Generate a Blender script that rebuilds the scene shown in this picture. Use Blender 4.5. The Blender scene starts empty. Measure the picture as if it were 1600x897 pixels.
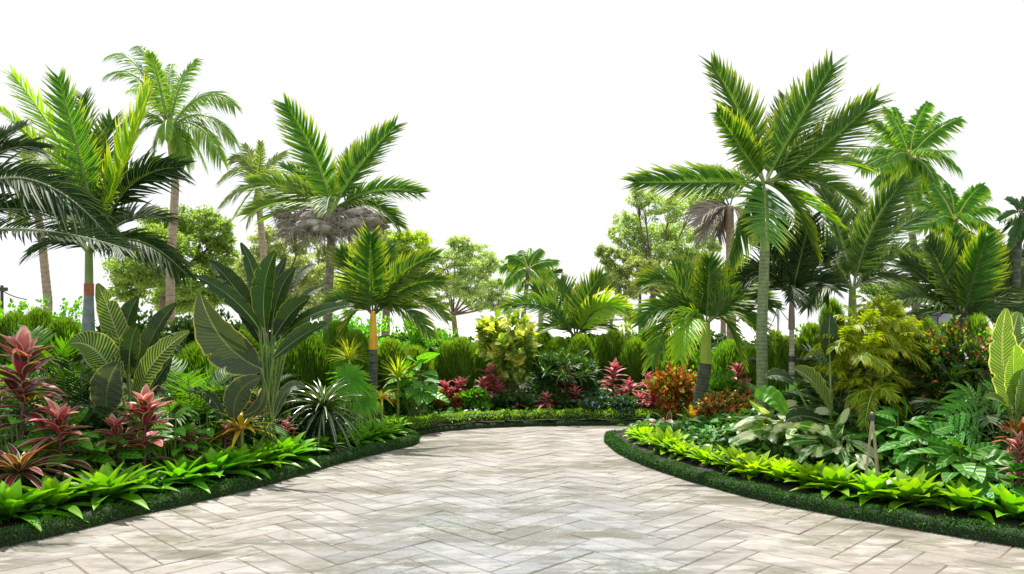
import bpy, math
import numpy as np
from mathutils import Vector

rng = np.random.default_rng(7)
SC = bpy.context.scene
COL = SC.collection
FP, HZ, HC = 1200.0, 500.0, 1.6          # focal length (px of a 1600 px frame), horizon row, eye height
BED = 0.10                               # height of the planted soil above the paving


def at(px, py, Y):
    return np.array([(px - 800.0) * Y / FP, Y, HC - (py - HZ) * Y / FP])


def mt(px, Y):
    return px * Y / FP


def nrm(a):
    a = np.asarray(a, float)
    return a / np.maximum(np.linalg.norm(a, axis=-1, keepdims=True), 1e-9)


# ------------------------------------------------------------------ mesh collecting
class MB:
    def __init__(s):
        s.V, s.A, s.F, s.M, s.n, s.T = [], [], [], [], 0, []

    def add(s, verts, faces, attr, mat=0):
        verts = np.asarray(verts, np.float64).reshape(-1, 3)
        faces = np.asarray(faces, np.int64)
        s.V.append(verts)
        s.A.append(np.asarray(attr, np.float64).reshape(-1, 3))
        s.F.append(faces + s.n)
        s.M.append(np.full(len(faces), mat, np.int32))
        s.n += len(verts)

    def build(s, name, mats, parent=None, origin=None, smooth=True):
        V = np.concatenate(s.V)
        A = np.concatenate(s.A)
        F = np.concatenate(s.F)
        M = np.concatenate(s.M)
        if origin is not None:
            V = V - np.asarray(origin)
        me = bpy.data.meshes.new(name)
        me.vertices.add(len(V))
        me.vertices.foreach_set('co', V.astype(np.float32).ravel())
        k = F.shape[1]
        me.loops.add(F.size)
        me.loops.foreach_set('vertex_index', F.astype(np.int32).ravel())
        me.polygons.add(len(F))
        me.polygons.foreach_set('loop_start', np.arange(0, F.size, k, dtype=np.int32))
        me.polygons.foreach_set('material_index', M)
        me.update(calc_edges=True)
        me.validate()
        me.polygons.foreach_set('use_smooth', np.full(len(me.polygons), bool(smooth)))
        at_ = me.attributes.new('lf', 'FLOAT_VECTOR', 'POINT')
        at_.data.foreach_set('vector', A.astype(np.float32).ravel())
        for m in (mats if isinstance(mats, (list, tuple)) else [mats]):
            me.materials.append(m)
        ob = bpy.data.objects.new(name, me)
        COL.objects.link(ob)
        if parent is not None:
            ob.parent = parent
        return ob


def prof(kind, t):
    t = np.clip(t, 0, 1)
    if kind == 'leaflet':
        return np.minimum(1, .35 + t * 5) * np.maximum(1 - t, 0) ** 0.55
    if kind == 'strap':
        return (0.75 + 0.25 * np.sin(np.pi * t)) * np.minimum(1, np.maximum(1 - t, 0) * 3.2) ** 0.8
    if kind == 'brom':
        return (0.5 + 0.5 * np.sin(np.pi * np.minimum(t * .85, 1))) * np.minimum(1, np.maximum(1 - t, 0) * 2.4) ** 0.75
    if kind == 'paddle':
        return np.maximum(np.sin(np.pi * np.clip(t * .97 + .015, 0, 1) ** 1.0), 0) ** 0.62 * (1 - .25 * t ** 3)
    if kind == 'heart':
        w = np.maximum(t, 0) ** 0.35 * np.maximum(1 - t, 0) ** 0.8
        return w / 0.66
    if kind == 'round':
        return np.sqrt(np.maximum(1 - (2 * t - 1) ** 2, 0))
    return np.maximum(np.sin(np.pi * np.clip(t * .92 + .04, 0, 1)), 0) ** 0.9   # lance


def strips(mb, P, N, W, r, cols=3, fold=0.25, mat=0, ripple=0.0, rfreq=9.0, cup=0.0):
    """P (L,n,3) centre lines, N (L,3)|(L,n,3) upper normals, W (L,n) half widths, r (L,) random."""
    P = np.asarray(P, float)
    L, n = P.shape[:2]
    if N.ndim == 2:
        N = np.repeat(N[:, None, :], n, 1)
    T = np.gradient(P, axis=1)
    T = nrm(T)
    S = nrm(np.cross(T, N))
    U = np.cross(S, T)
    u = np.linspace(-1, 1, cols)
    t = np.linspace(0, 1, n)
    if W.ndim == 3:
        Wu = np.where(u[None, None, :] < 0, W[:, :, :1], W[:, :, 1:])
        W = W.mean(-1)
    else:
        Wu = np.repeat(W[:, :, None], cols, 2)
    V = P[:, :, None, :] + S[:, :, None, :] * (Wu * u)[..., None]
    hgt = fold * np.abs(u) + cup * u * u
    off = W[:, :, None] * hgt
    if ripple:
        ph = rng.uniform(0, 6.28, (L, 1, 1))
        off = off + W[:, :, None] * ripple * np.abs(u) ** 1.5 * np.sin(t[None, :, None] * rfreq * 6.28 + ph + u * 1.5)
    V = V + U[:, :, None, :] * off[..., None]
    A = np.empty((L, n, cols, 3))
    A[..., 0] = u
    A[..., 1] = t[None, :, None]
    A[..., 2] = np.asarray(r)[:, None, None]
    i = np.arange(n - 1)[:, None] * cols + np.arange(cols - 1)[None, :]
    q = np.stack([i, i + 1, i + 1 + cols, i + cols], -1).reshape(-1, 4)
    Fq = (np.arange(L)[:, None, None] * (n * cols) + q[None]).reshape(-1, 4)
    mb.add(V, Fq, A, mat)


def blades(mb, B, D, Ln, Wd, N, droop=0.0, n=5, kind='leaflet', cols=3, fold=0.25, mat=0, r=None, g=None, curl=0.0, bend=None, **kw):
    """many leaves at once; droop bends with gravity, curl bends against the normal."""
    B = np.atleast_2d(B).astype(float)
    L = len(B)
    D = nrm(np.broadcast_to(D, (L, 3)))
    Ln = np.broadcast_to(np.asarray(Ln, float), (L,))
    Wd = np.broadcast_to(np.asarray(Wd, float), (L,))
    N = np.broadcast_to(N, (L, 3)).astype(float)
    droop = np.broadcast_to(np.asarray(droop, float), (L,))
    curl = np.broadcast_to(np.asarray(curl, float), (L,))
    if r is None:
        r = rng.uniform(0, 1, L)
    t = np.linspace(0, 1, n)
    G = np.array([0, 0, -1.0])
    N0 = nrm(N - D * np.sum(N * D, -1, keepdims=True))
    P = B[:, None] + D[:, None] * (Ln[:, None] * t)[..., None] \
        + G * (Ln * droop)[:, None, None] * (t ** 2)[None, :, None] \
        - N0[:, None] * (Ln * curl)[:, None, None] * (t ** 2)[None, :, None]
    if bend is not None:
        P = P + bend[:, None] * (Ln[:, None] * t ** 2)[..., None]
    W = Wd[:, None] * prof(kind, t)[None]
    # the leaf's normal follows its bend because strips() makes it perpendicular to the tangent
    strips(mb, P, N0 if np.max(np.abs(droop)) + np.max(np.abs(curl)) < 1.2 else N0 * .6 + np.array([0, 0, .4]), W, r, cols, fold, mat, **kw)


def tube(mb, P, R, sides=8, mat=0, r=0.5, bump=None, cap=True):
    P = np.asarray(P, float)
    n = len(P)
    R = np.broadcast_to(np.asarray(R, float), (n,)).copy()
    T = nrm(np.gradient(P, axis=0))
    ref = np.array([1.0, 0, 0]) if abs(T[0][0]) < .8 else np.array([0, 1.0, 0])
    a = nrm(np.cross(T, ref))
    b = np.cross(T, a)
    if bump is not None:
        R = R * bump
    th = np.linspace(0, 2 * np.pi, sides, endpoint=False)
    V = P[:, None] + R[:, None, None] * (np.cos(th)[None, :, None] * a[:, None] + np.sin(th)[None, :, None] * b[:, None])
    A = np.empty((n, sides, 3))
    A[..., 0] = np.cos(th)[None]
    A[..., 1] = np.linspace(0, 1, n)[:, None]
    A[..., 2] = r
    i = np.arange(n - 1)[:, None] * sides
    j = np.arange(sides)[None]
    j2 = (j + 1) % sides
    q = np.stack([i + j, i + j2, i + sides + j2, i + sides + j], -1).reshape(-1, 4)
    mb.add(V, q, A, mat)
    if cap:
        c = np.vstack([P[-1] + T[-1] * R[-1] * .3])
        ring = V[-1]
        VV = np.vstack([ring, c])
        f = np.stack([np.arange(sides), (np.arange(sides) + 1) % sides, np.full(sides, sides), np.full(sides, sides)], -1)
        # degenerate quads -> use pairs of edges instead
        f = np.array([[k, (k + 1) % sides, (k + 2) % sides, sides] for k in range(0, sides - 1, 2)])
        AA = np.tile([0, 1, r], (len(VV), 1))
        mb.add(VV, f, AA, mat)


def bez(a, b, c, n, d=None):
    t = np.linspace(0, 1, n)[:, None]
    a, b, c = map(np.asarray, (a, b, c))
    if d is None:
        return (1 - t) ** 2 * a + 2 * t * (1 - t) * b + t * t * c
    d = np.asarray(d)
    return (1 - t) ** 3 * a + 3 * t * (1 - t) ** 2 * b + 3 * t * t * (1 - t) * c + t ** 3 * d


def sph(n, r):
    v = r.normal(size=(n, 3))
    return nrm(v)


def box(mb, c, s, mat=0, r=.5):
    c, s = np.array(c, float), np.array(s, float) / 2
    v = np.array([[x, y, z] for x in (-1, 1) for y in (-1, 1) for z in (-1, 1)]) * s + c
    f = [[0, 1, 3, 2], [4, 6, 7, 5], [0, 4, 5, 1], [2, 3, 7, 6], [0, 2, 6, 4], [1, 5, 7, 3]]
    mb.add(v, f, np.tile([0, .5, r], (8, 1)), mat)


def ball(mb, c, R, mat=0, n=14, m=9, rough=0.0, seed=0, r=.5):
    """closed ellipsoid, optionally lumpy"""
    q = np.random.default_rng(seed)
    ph = np.linspace(0.02, np.pi - 0.02, m)
    th = np.linspace(0, 2 * np.pi, n, endpoint=False)
    d = np.stack([np.sin(ph)[:, None] * np.cos(th), np.sin(ph)[:, None] * np.sin(th), np.repeat(np.cos(ph)[:, None], n, 1)], -1)
    k = np.ones(d.shape[:2])
    if rough:
        for _ in range(6):
            w = q.normal(size=3) * 3.5
            k += rough * np.sin(d @ w + q.uniform(0, 6)) / 2.5
    V = np.asarray(c) + d * k[..., None] * np.asarray(R)
    i = np.arange(m - 1)[:, None] * n
    j = np.arange(n)[None]
    f = np.stack([i + j, i + (j + 1) % n, i + n + (j + 1) % n, i + n + j], -1).reshape(-1, 4)[:, ::-1]
    A = np.tile([0, .5, r], (m * n, 1))
    mb.add(V, f, A, mat)


# ------------------------------------------------------------------ objects
def tag(o, label=None, cat=None, group=None, kind=None):
    if label:
        o['label'] = label
    if cat:
        o['category'] = cat
    if group:
        o['group'] = group
    if kind:
        o['kind'] = kind
    return o


def bz(x, y):
    return float(bed_height(np.array([x]), np.array([y]))[0])


def safeY(px, Y, md=.6):
    """a depth at which a plant of this column really stands in a bed, md metres from its edge"""
    for k in range(80):
        x = at(px, 0, Y)[0]
        ok = False
        for poly, line in ((LPOLY, LBs), (RPOLY, RBs)):
            if inside(poly, np.array([x]), np.array([Y]))[0] and np.min(np.hypot(line[:, 0] - x, line[:, 1] - Y)) > md:
                ok = True
        if ok:
            return Y
        Y += .08
    print('no bed for', px)
    return Y


def empty(name, loc, label, cat, group=None):
    o = bpy.data.objects.new(name, None)
    COL.objects.link(o)
    o.empty_display_size = .1
    o.location = Vector([float(x) for x in loc])
    return tag(o, label, cat, group)


# ------------------------------------------------------------------ materials
class NT:
    def __init__(s, name):
        s.m = bpy.data.materials.new(name)
        s.m.use_nodes = True
        s.t = s.m.node_tree
        s.t.nodes.clear()

    def n(s, typ, ins=None, **props):
        nd = s.t.nodes.new(typ)
        for k, v in props.items():
            setattr(nd, k, v)
        for k, v in (ins or {}).items():
            s.put(nd.inputs[k], v)
        return nd

    def put(s, sock, v):
        if isinstance(v, bpy.types.NodeSocket):
            s.t.links.new(v, sock)
        elif isinstance(v, (tuple, list)) and len(v) == 3 and sock.type == 'RGBA':
            sock.default_value = (*v, 1)
        else:
            sock.default_value = v

    def math(s, op, a, b=0.0, c=0.0, clamp=False):
        nd = s.n('ShaderNodeMath', {0: a, 1: b, 2: c}, operation=op)
        nd.use_clamp = clamp
        return nd.outputs[0]

    def mix(s, f, a, b, blend='MIX'):
        nd = s.n('ShaderNodeMix', data_type='RGBA', blend_type=blend)
        s.put(nd.inputs[0], f)
        s.put(nd.inputs[6], a)
        s.put(nd.inputs[7], b)
        return nd.outputs[2]

    def step(s, x, a, b):
        nd = s.n('ShaderNodeMapRange', {0: x, 1: a, 2: b, 3: 0.0, 4: 1.0}, interpolation_type='SMOOTHSTEP')
        return nd.outputs[0]

    def noise(s, scale, detail=2, vec=None, rough=.55, out=0):
        nd = s.n('ShaderNodeTexNoise', {'Scale': scale, 'Detail': detail, 'Roughness': rough})
        if vec is not None:
            s.put(nd.inputs['Vector'], vec)
        return nd.outputs[out]


def leafmat(name, a, b, tip=None, tipamt=.7, tipstart=.55, mid=None, midw=.10, edge=None, edgew=.88, rough=.42,
            trans=.35, tcol=None, veins=0.0, vfreq=60, vcol=None, patch=None, pscale=6, pthr=.52, spec=.32, base=None, noise=.25):
    N = NT(name)
    lf = N.n('ShaderNodeAttribute', attribute_name='lf')
    sp = N.n('ShaderNodeSeparateXYZ', {0: lf.outputs['Vector']})
    u, v, r = sp.outputs
    au = N.math('ABSOLUTE', u)
    tc = N.n('ShaderNodeTexCoord').outputs['Object']
    oi = N.n('ShaderNodeObjectInfo').outputs['Random']
    nz = N.noise(3.0, 3, tc)
    f = N.math('ADD', N.math('MULTIPLY', r, .75), N.math('MULTIPLY', nz, .35), clamp=True)
    col = N.mix(f, a, b)
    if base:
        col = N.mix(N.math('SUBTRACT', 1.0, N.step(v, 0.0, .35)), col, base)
    if patch:
        pn = N.noise(pscale, 3, tc)
        pf = N.step(N.math('SUBTRACT', pn, N.math('MULTIPLY', au, .06)), pthr - .04, pthr + .04)
        col = N.mix(pf, col, patch)
    if tip:
        col = N.mix(N.math('MULTIPLY', N.step(v, tipstart, 1.0), tipamt), col, tip)
    bump = None
    if veins:
        w = N.math('SINE', N.math('ADD', N.math('MULTIPLY', v, vfreq), N.math('MULTIPLY', au, -vfreq * .12)))
        w = N.math('ADD', N.math('MULTIPLY', w, .5), .5)
        col = N.mix(N.math('MULTIPLY', N.step(w, .45, .95), veins), col, vcol or tuple(min(1, x * 2.2) for x in b))
        bump = w
    if edge:
        col = N.mix(N.step(au, edgew - .06, edgew + .02), col, edge)
    if mid:
        col = N.mix(N.math('SUBTRACT', 1.0, N.step(au, midw * .6, midw * 1.5)), col, mid)
    # small change of hue from plant to plant
    hs = N.n('ShaderNodeHueSaturation', {'Hue': N.math('ADD', .49, N.math('MULTIPLY', oi, .02)), 'Saturation': 1.0,
                                         'Value': N.math('ADD', .88, N.math('MULTIPLY', oi, .24)), 'Color': col})
    col = hs.outputs[0]
    pr = N.n('ShaderNodeBsdfPrincipled', {'Base Color': col, 'Roughness': rough, 'Specular IOR Level': spec})
    if bump is not None:
        bm = N.n('ShaderNodeBump', {'Strength': .6, 'Distance': .009, 'Height': bump})
        N.put(pr.inputs['Normal'], bm.outputs[0])
    tcn = N.mix(1.0, col, tcol or (2.2, 2.1, .45), 'MULTIPLY')
    tr = N.n('ShaderNodeBsdfTranslucent', {'Color': tcn})
    mx = N.n('ShaderNodeMixShader', {0: trans, 1: pr.outputs[0], 2: tr.outputs[0]})
    N.n('ShaderNodeOutputMaterial', {0: mx.outputs[0]})
    return N.m


def barkmat(name, a, b, ring=None, rings=40, rough=.8, ringamt=.6, spots=None):
    N = NT(name)
    lf = N.n('ShaderNodeAttribute', attribute_name='lf')
    sp = N.n('ShaderNodeSeparateXYZ', {0: lf.outputs['Vector']})
    tc = N.n('ShaderNodeTexCoord').outputs['Object']
    nz = N.noise(14.0, 5, tc, .65)
    col = N.mix(N.step(nz, .3, .7), a, b)
    h = nz
    if ring:
        v = N.math('ADD', sp.outputs[1], N.math('MULTIPLY', N.noise(5.0, 2, tc), .006))
        w = N.math('FRACT', N.math('MULTIPLY', v, float(rings)))
        k = N.math('SUBTRACT', 1.0, N.step(w, .05, .30))
        col = N.mix(N.math('MULTIPLY', k, ringamt), col, ring)
        h = N.math('ADD', N.math('MULTIPLY', nz, .5), N.math('MULTIPLY', w, .8))
    if spots:
        s2 = N.noise(7.0, 3, tc)
        col = N.mix(N.step(s2, .55, .65), col, spots)
    bm = N.n('ShaderNodeBump', {'Strength': .6, 'Distance': .01, 'Height': h})
    pr = N.n('ShaderNodeBsdfPrincipled', {'Base Color': col, 'Roughness': rough, 'Normal': bm.outputs[0]})
    N.n('ShaderNodeOutputMaterial', {0: pr.outputs[0]})
    return N.m


def plainmat(name, c, rough=.6, metal=0.0, c2=None, scale=12):
    N = NT(name)
    col = c
    if c2:
        tc = N.n('ShaderNodeTexCoord').outputs['Object']
        col = N.mix(N.step(N.noise(scale, 4, tc), .35, .65), c, c2)
    pr = N.n('ShaderNodeBsdfPrincipled', {'Base Color': col, 'Roughness': rough, 'Metallic': metal})
    N.n('ShaderNodeOutputMaterial', {0: pr.outputs[0]})
    return N.m


# ------------------------------------------------------------------ fronds and palms
def frond_mesh(mb, P0, P1, P2, ll, fc=0.0, n=34, ang=(62, 24), vee=28, droop=.25, w=None, bare=.12, mat=0, smat=1,
               rr=.014, seed=0, side=(1, 1), nseg=6, smb=None, P15=None, jit=.06, ang_pow=1.0, endl=.45):
    q = np.random.default_rng(seed + 11)
    C = bez(P0, P1, P2, 40) if P15 is None else bez(P0, P1, P15, 40, P2)
    T = nrm(np.gradient(C, axis=0))
    L = np.sum(np.linalg.norm(np.diff(C, axis=0), axis=1))
    Hd = C[-1] - C[0]
    Hd[2] = 0
    if np.linalg.norm(Hd) < .05 * L:
        Hd = np.array([.3, -1, 0]) * .1
    Hd = nrm(Hd)
    Bn = np.cross(Hd, [0, 0, 1.0])
    U = nrm(np.cross(Bn, T))            # in the bending plane
    # make U point up / inwards
    sg = np.sign(U[len(U) // 2] @ (np.array([0, 0, 1.0]) * 1.0 - Hd * .6))
    U = U * (sg if sg != 0 else 1)
    cam = np.array([0, -1.0, 0])
    if fc:
        U = nrm(U * (1 - abs(fc)) + cam * fc)
        U = nrm(U - T * np.sum(U * T, -1, keepdims=True))
    S = nrm(np.cross(T, U))
    k = np.arange(n)
    s = bare + (1 - bare) * (k + .5) / n
    idx = s * 39
    lo = np.clip(idx.astype(int), 0, 38)
    fr = (idx - lo)[:, None]
    lerp = lambda X: X[lo] * (1 - fr) + X[lo + 1] * fr
    Pc, Tc, Uc, Sc = lerp(C), nrm(lerp(T)), nrm(lerp(U)), nrm(lerp(S))
    x = (s - bare) / (1 - bare)
    Lp = ll * np.minimum(1, .55 + 1.9 * x) * (1 - (1 - endl) * np.maximum(0, (x - .45) / .55) ** 1.6)
    a = np.radians(12 + ang[0] + (ang[1] - ang[0]) * x ** ang_pow)
    if w is None:
        w = .056 * ll
    for sd in (-1, 1):
        if not side[(sd + 1) // 2]:
            continue
        aj = a + q.normal(0, jit, n)
        ve = np.radians(vee) + q.normal(0, jit * 1.3, n)
        D = np.cos(aj)[:, None] * Tc + np.sin(aj)[:, None] * (sd * np.cos(ve)[:, None] * Sc + np.sin(ve)[:, None] * Uc)
        ln = Lp * q.uniform(.9, 1.08, n)
        Nn = nrm(np.cross(D, Tc)) * 1.0
        Nn = Nn * np.sign(np.sum(Nn * Uc, -1, keepdims=True) + 1e-6)
        dr = droop * q.uniform(.6, 1.4, n)
        blades(mb, Pc, D, ln, w * (.75 + .25 * np.minimum(1, ln / ll)), Nn, dr, n=nseg, kind='leaflet', fold=.35, mat=mat, r=q.uniform(0, 1, n),
               bend=Tc * .38 + q.normal(0, .05, (n, 3)))
    R = rr * (1 - .85 * np.linspace(0, 1, 40))
    tube(mb if smb is None else smb, C, R, 6, smat if smb is None else 0)


def trunk_path(pts, n=60):
    pts = np.asarray(pts, float)
    d = np.r_[0, np.cumsum(np.linalg.norm(np.diff(pts, axis=0), axis=1))]
    t = np.linspace(0, d[-1], n)
    out = np.stack([np.interp(t, d, pts[:, i]) for i in range(3)], -1)
    for _ in range(6):
        out[1:-1] = (out[:-2] + 2 * out[1:-1] + out[2:]) / 4
    return out, d[-1]


def make_trunk(parent, loc, pts, r0, r1, mat, name='trunk', rings=0, bulge=0, sides=14):
    nn = 60 if not rings else rings * 4
    P, L = trunk_path(pts, nn)
    t = np.linspace(0, 1, nn)
    R = r0 + (r1 - r0) * t + bulge * np.sin(np.pi * t) ** 2
    R = R * (1 + .35 * np.exp(-t * 25) * (r0 > .05))
    bump = None
    if rings:
        bump = 1 + .055 * (1 - ((np.arange(nn) % 4) / 3.0))
    mb = MB()
    tube(mb, P, R, sides, 0, bump=bump)
    return mb.build(name, mat, parent, loc)


def palm(name, label, Y, crown, base_py, fronds, leaf, stem, bark, tr=(.07, .06), ll=50, n=34, w=None, shaft=None, trunk_px=None,
         rings=0, droop=.25, vee=28, ang=(62, 24), group=None, one=False, seed=0, cat='palm tree', rr=.014, ground=BED, nseg=6, trunk=True, bare=.12, endl=.45, bulge=0, ls=.92):
    """fronds: (ctrl x, ctrl y, tip x, tip y, depth offset, facing, leaflet px[, base x, base y[, {extra}]])"""
    cx, cy = crown
    bx = trunk_px[0][0] if trunk_px else cx
    loc = at(bx, 0, Y)
    loc[2] = bz(loc[0], loc[1]) - .02
    root = empty(name, loc, label, cat, group)
    shaft_len = 0
    if trunk:
        top = at(cx, cy, Y)
        if shaft:
            sy0, sy1, sr0, sr1, smt = shaft      # rows of the shaft's top and bottom
            sp0, sp1 = at(cx, sy0, Y), at(cx, sy1, Y)
            mb = MB()
            P = bez(sp1, (sp0 + sp1) / 2, sp0, 20)
            t = np.linspace(0, 1, 20)
            tube(mb, P, sr1 + (sr0 - sr1) * t ** 1.3, 14, 0)
            mb.build('crown_shaft', smt, root, loc)
            top = sp1
        pts = [loc] + [at(x, y, Y) for x, y in (trunk_px or [])[1:]] + [top]
        make_trunk(root, loc, pts, tr[0], tr[1], bark, rings=rings, bulge=bulge)
    whole = MB()
    for k, f in enumerate(fronds):
        ex = f[9] if len(f) > 9 else {}
        b = (f[7], f[8]) if len(f) > 8 and f[7] is not None else (cx + (f[2] - cx) * .02, cy)
        P0, P1, P2 = at(b[0], b[1], Y), at(f[0], f[1], Y + .45 * f[4]), at(f[2], f[3], Y + f[4])
        mb = whole if one else MB()
        kw = dict(n=int(n * 1.45), ang=ang, vee=vee, droop=droop, w=w, rr=rr, nseg=nseg, bare=bare, endl=endl)
        lm = ex.get('leaf', leaf)
        kw.update({k_: v_ for k_, v_ in ex.items() if k_ != 'leaf'})
        smb = None if one else MB()
        frond_mesh(mb, P0, P1, P2, mt((f[6] or ll) * ls, Y), fc=f[5], seed=seed * 100 + k, smb=smb, **kw)
        if not one:
            fo = mb.build('frond', lm, root, loc)
            smb.build('rachis', stem, fo, loc)
    if one:
        whole.build('crown', [leaf, stem], root, loc)
    return root


def auto_fronds(mb, C, n, L, ll, seed=0, el=(80, -35), nl=20, droop=.5, w=None, rr=.01, vee=15, mat=0, smat=1, sag=.45, ang=(65, 30), nseg=4, bare=.12, azr=None, pts=None):
    q = np.random.default_rng(seed + 5)
    for i in range(n):
        az = i * 2.39996 + q.uniform(-.25, .25)
        if azr:
            az = azr[0] + (azr[1] - azr[0]) * ((i * .618) % 1)
        e = math.radians(el[0] + (el[1] - el[0]) * ((i + .5) / n) ** .8 + q.uniform(-6, 6))
        l = L * q.uniform(.85, 1.1)
        H = np.array([math.cos(az), math.sin(az), 0])
        d = H * math.cos(e) + np.array([0, 0, math.sin(e)])
        P1 = C + d * l * .55
        P2 = C + d * l * .92 + np.array([0, 0, -sag * l * (.25 + .75 * math.cos(e))]) + H * l * .05
        frond_mesh(mb, C, P1, P2, ll, n=nl, vee=vee, droop=droop, w=w, rr=rr, seed=seed * 50 + i, nseg=nseg, mat=mat, smat=smat, ang=ang, bare=bare)
HAZE = 0
# ------------------------------------------------------------------ camera, sky, sun
cam = bpy.data.cameras.new('camera')
cam.sensor_width = 36.0
cam.lens = 36.0 * FP / 1600.0
cam.shift_y = (HZ - 448.5) / 1600.0
cam.clip_end = 2000
co = bpy.data.objects.new('camera', cam)
COL.objects.link(co)
co.location = (0, 0, HC)
co.rotation_euler = (math.radians(90), 0, 0)
SC.camera = co

SUN_EL, SUN_AZ = 62.0, 6.0      # azimuth measured from +Y (ahead) towards -X (left)
wd = bpy.data.worlds.new('World')
SC.world = wd
wd.use_nodes = True
wt = wd.node_tree
bg = wt.nodes['Background']
sky = wt.nodes.new('ShaderNodeTexSky')
sky.sky_type = 'NISHITA'
sky.sun_disc = False
sky.sun_elevation = math.radians(SUN_EL)
sky.sun_rotation = math.radians(-SUN_AZ)
cloud = wt.nodes.new('ShaderNodeCombineXYZ')      # bright thin overcast over the blue
for i_, v_ in enumerate((11.4, 11.5, 11.7)):
    cloud.inputs[i_].default_value = v_
mxw = wt.nodes.new('ShaderNodeMix')
mxw.data_type = 'RGBA'
mxw.inputs[0].default_value = .86
wt.links.new(sky.outputs[0], mxw.inputs[6])
wt.links.new(cloud.outputs[0], mxw.inputs[7])
wt.links.new(mxw.outputs[2], bg.inputs[0])
bg.inputs[1].default_value = .062

sl = bpy.data.lights.new('sun', 'SUN')
sl.energy = 5.0
sl.angle = math.radians(.6)
sl.color = (1.0, .95, .86)
so = bpy.data.objects.new('sun', sl)
COL.objects.link(so)
e_, a_ = math.radians(SUN_EL), math.radians(SUN_AZ)
sdir = Vector((-math.sin(a_) * math.cos(e_), math.cos(a_) * math.cos(e_), math.sin(e_)))
so.rotation_euler = sdir.to_track_quat('Z', 'Y').to_euler()
so.location = sdir * 50

SC.view_settings.view_transform = 'Standard'
SC.view_settings.look = 'None'
SC.view_settings.gamma = 1
SC.view_settings.exposure = .70
SC.render.engine = 'CYCLES'
SC.cycles.max_bounces = 8
SC.cycles.diffuse_bounces = 4
SC.cycles.glossy_bounces = 3
SC.cycles.transmission_bounces = 5
SC.cycles.transparent_max_bounces = 8
SC.cycles.volume_bounces = 1
SC.cycles.use_denoising = True

# ------------------------------------------------------------------ materials
G = {}
G['king'] = leafmat('king_palm_leaf', (.020, .085, .006), (.07, .19, .012), tip=(.36, .40, .025), tipamt=.55, tipstart=.5, mid=(.42, .50, .16), midw=.05, spec=.28, trans=.42)
G['kinglime'] = leafmat('lime_palm_leaf', (.12, .30, .01), (.26, .42, .015), tip=(.55, .55, .03), tipamt=.7, mid=(.5, .6, .15), midw=.06, trans=.5)
G['dark'] = leafmat('dark_palm_leaf', (.005, .024, .004), (.012, .045, .007), tip=(.05, .09, .012), tipamt=.4, mid=(.30, .36, .16), midw=.05, rough=.5, trans=.22, spec=.14)
G['greyg'] = leafmat('grey_green_palm_leaf', (.025, .075, .014), (.06, .14, .02), tip=(.20, .27, .05), tipamt=.55, mid=(.42, .5, .28), midw=.06, trans=.32)
G['coco'] = leafmat('coconut_leaf', (.07, .17, .02), (.17, .29, .03), tip=(.32, .40, .06), tipamt=.5, trans=.45)
G['bright'] = leafmat('bright_coconut_leaf', (.025, .15, .008), (.10, .30, .014), tip=(.36, .50, .02), tipamt=.6, tipstart=.35, trans=.42)
G['pale'] = leafmat('pale_palm_leaf', (.10, .18, .04), (.20, .30, .08), tip=(.32, .38, .12), tipamt=.4, rough=.4, trans=.42)
G['gold'] = leafmat('golden_palm_leaf', (.07, .15, .006), (.26, .36, .010), tip=(.58, .60, .03), tipamt=.7, tipstart=.4, trans=.4)
G['dead'] = leafmat('dead_palm_leaf', (.16, .13, .10), (.34, .30, .25), rough=.85, trans=.15, tcol=(1.1, 1, .8))
G['stem'] = plainmat('palm_rachis', (.12, .19, .03), .45, c2=(.20, .27, .06))
G['stemy'] = plainmat('yellow_rachis', (.42, .45, .05), .4)
G['stempale'] = plainmat('pale_rachis', (.22, .27, .13), .45)
G['stemdark'] = plainmat('dark_rachis', (.06, .07, .02), .5)
G['shaft'] = plainmat('green_crown_shaft', (.14, .26, .04), .35, c2=(.20, .34, .05), scale=4)
G['shaftlime'] = plainmat('lime_crown_shaft', (.30, .44, .03), .35, c2=(.42, .52, .05), scale=4)
G['shaftyel'] = plainmat('yellow_crown_shaft', (.72, .36, .015), .35, c2=(.80, .52, .03), scale=6)
G['shaftpink'] = plainmat('pinkish_crown_shaft', (.30, .20, .17), .45, c2=(.20, .22, .14), scale=8)
G['barkgreen'] = barkmat('ringed_green_bark', (.10, .16, .06), (.22, .28, .13), ring=(.42, .45, .30), rings=46, ringamt=.55)
G['barktan'] = barkmat('tan_bark', (.30, .22, .14), (.50, .40, .28), ring=(.20, .14, .09), rings=40, ringamt=.4)
G['barkgrey'] = barkmat('grey_bark', (.13, .12, .09), (.30, .28, .22), ring=(.07, .06, .04), rings=34, ringamt=.5)
G['barkdark'] = barkmat('dark_bark', (.035, .045, .03), (.10, .12, .08), ring=(.20, .22, .18), rings=22, ringamt=.4)
G['barkblue'] = barkmat('blue_grey_bark', (.11, .17, .16), (.24, .32, .30), ring=(.10, .14, .12), rings=9, ringamt=.4, rough=.5)
G['barkwhite'] = barkmat('whitish_bark', (.40, .36, .28), (.62, .58, .48), ring=(.16, .13, .09), rings=30, ringamt=.7)
G['barktree'] = barkmat('tree_bark', (.10, .075, .05), (.22, .17, .12))
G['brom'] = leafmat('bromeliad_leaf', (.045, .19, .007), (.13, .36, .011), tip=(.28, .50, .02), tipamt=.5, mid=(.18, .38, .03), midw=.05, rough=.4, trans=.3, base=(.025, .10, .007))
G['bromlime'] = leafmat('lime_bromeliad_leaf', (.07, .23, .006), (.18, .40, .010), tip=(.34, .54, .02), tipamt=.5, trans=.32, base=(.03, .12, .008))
G['hedge'] = leafmat('dwarf_hedge_leaf', (.018, .065, .010), (.05, .15, .022), tip=(.08, .21, .03), tipamt=.5, rough=.6, spec=.12, trans=.15)
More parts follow.
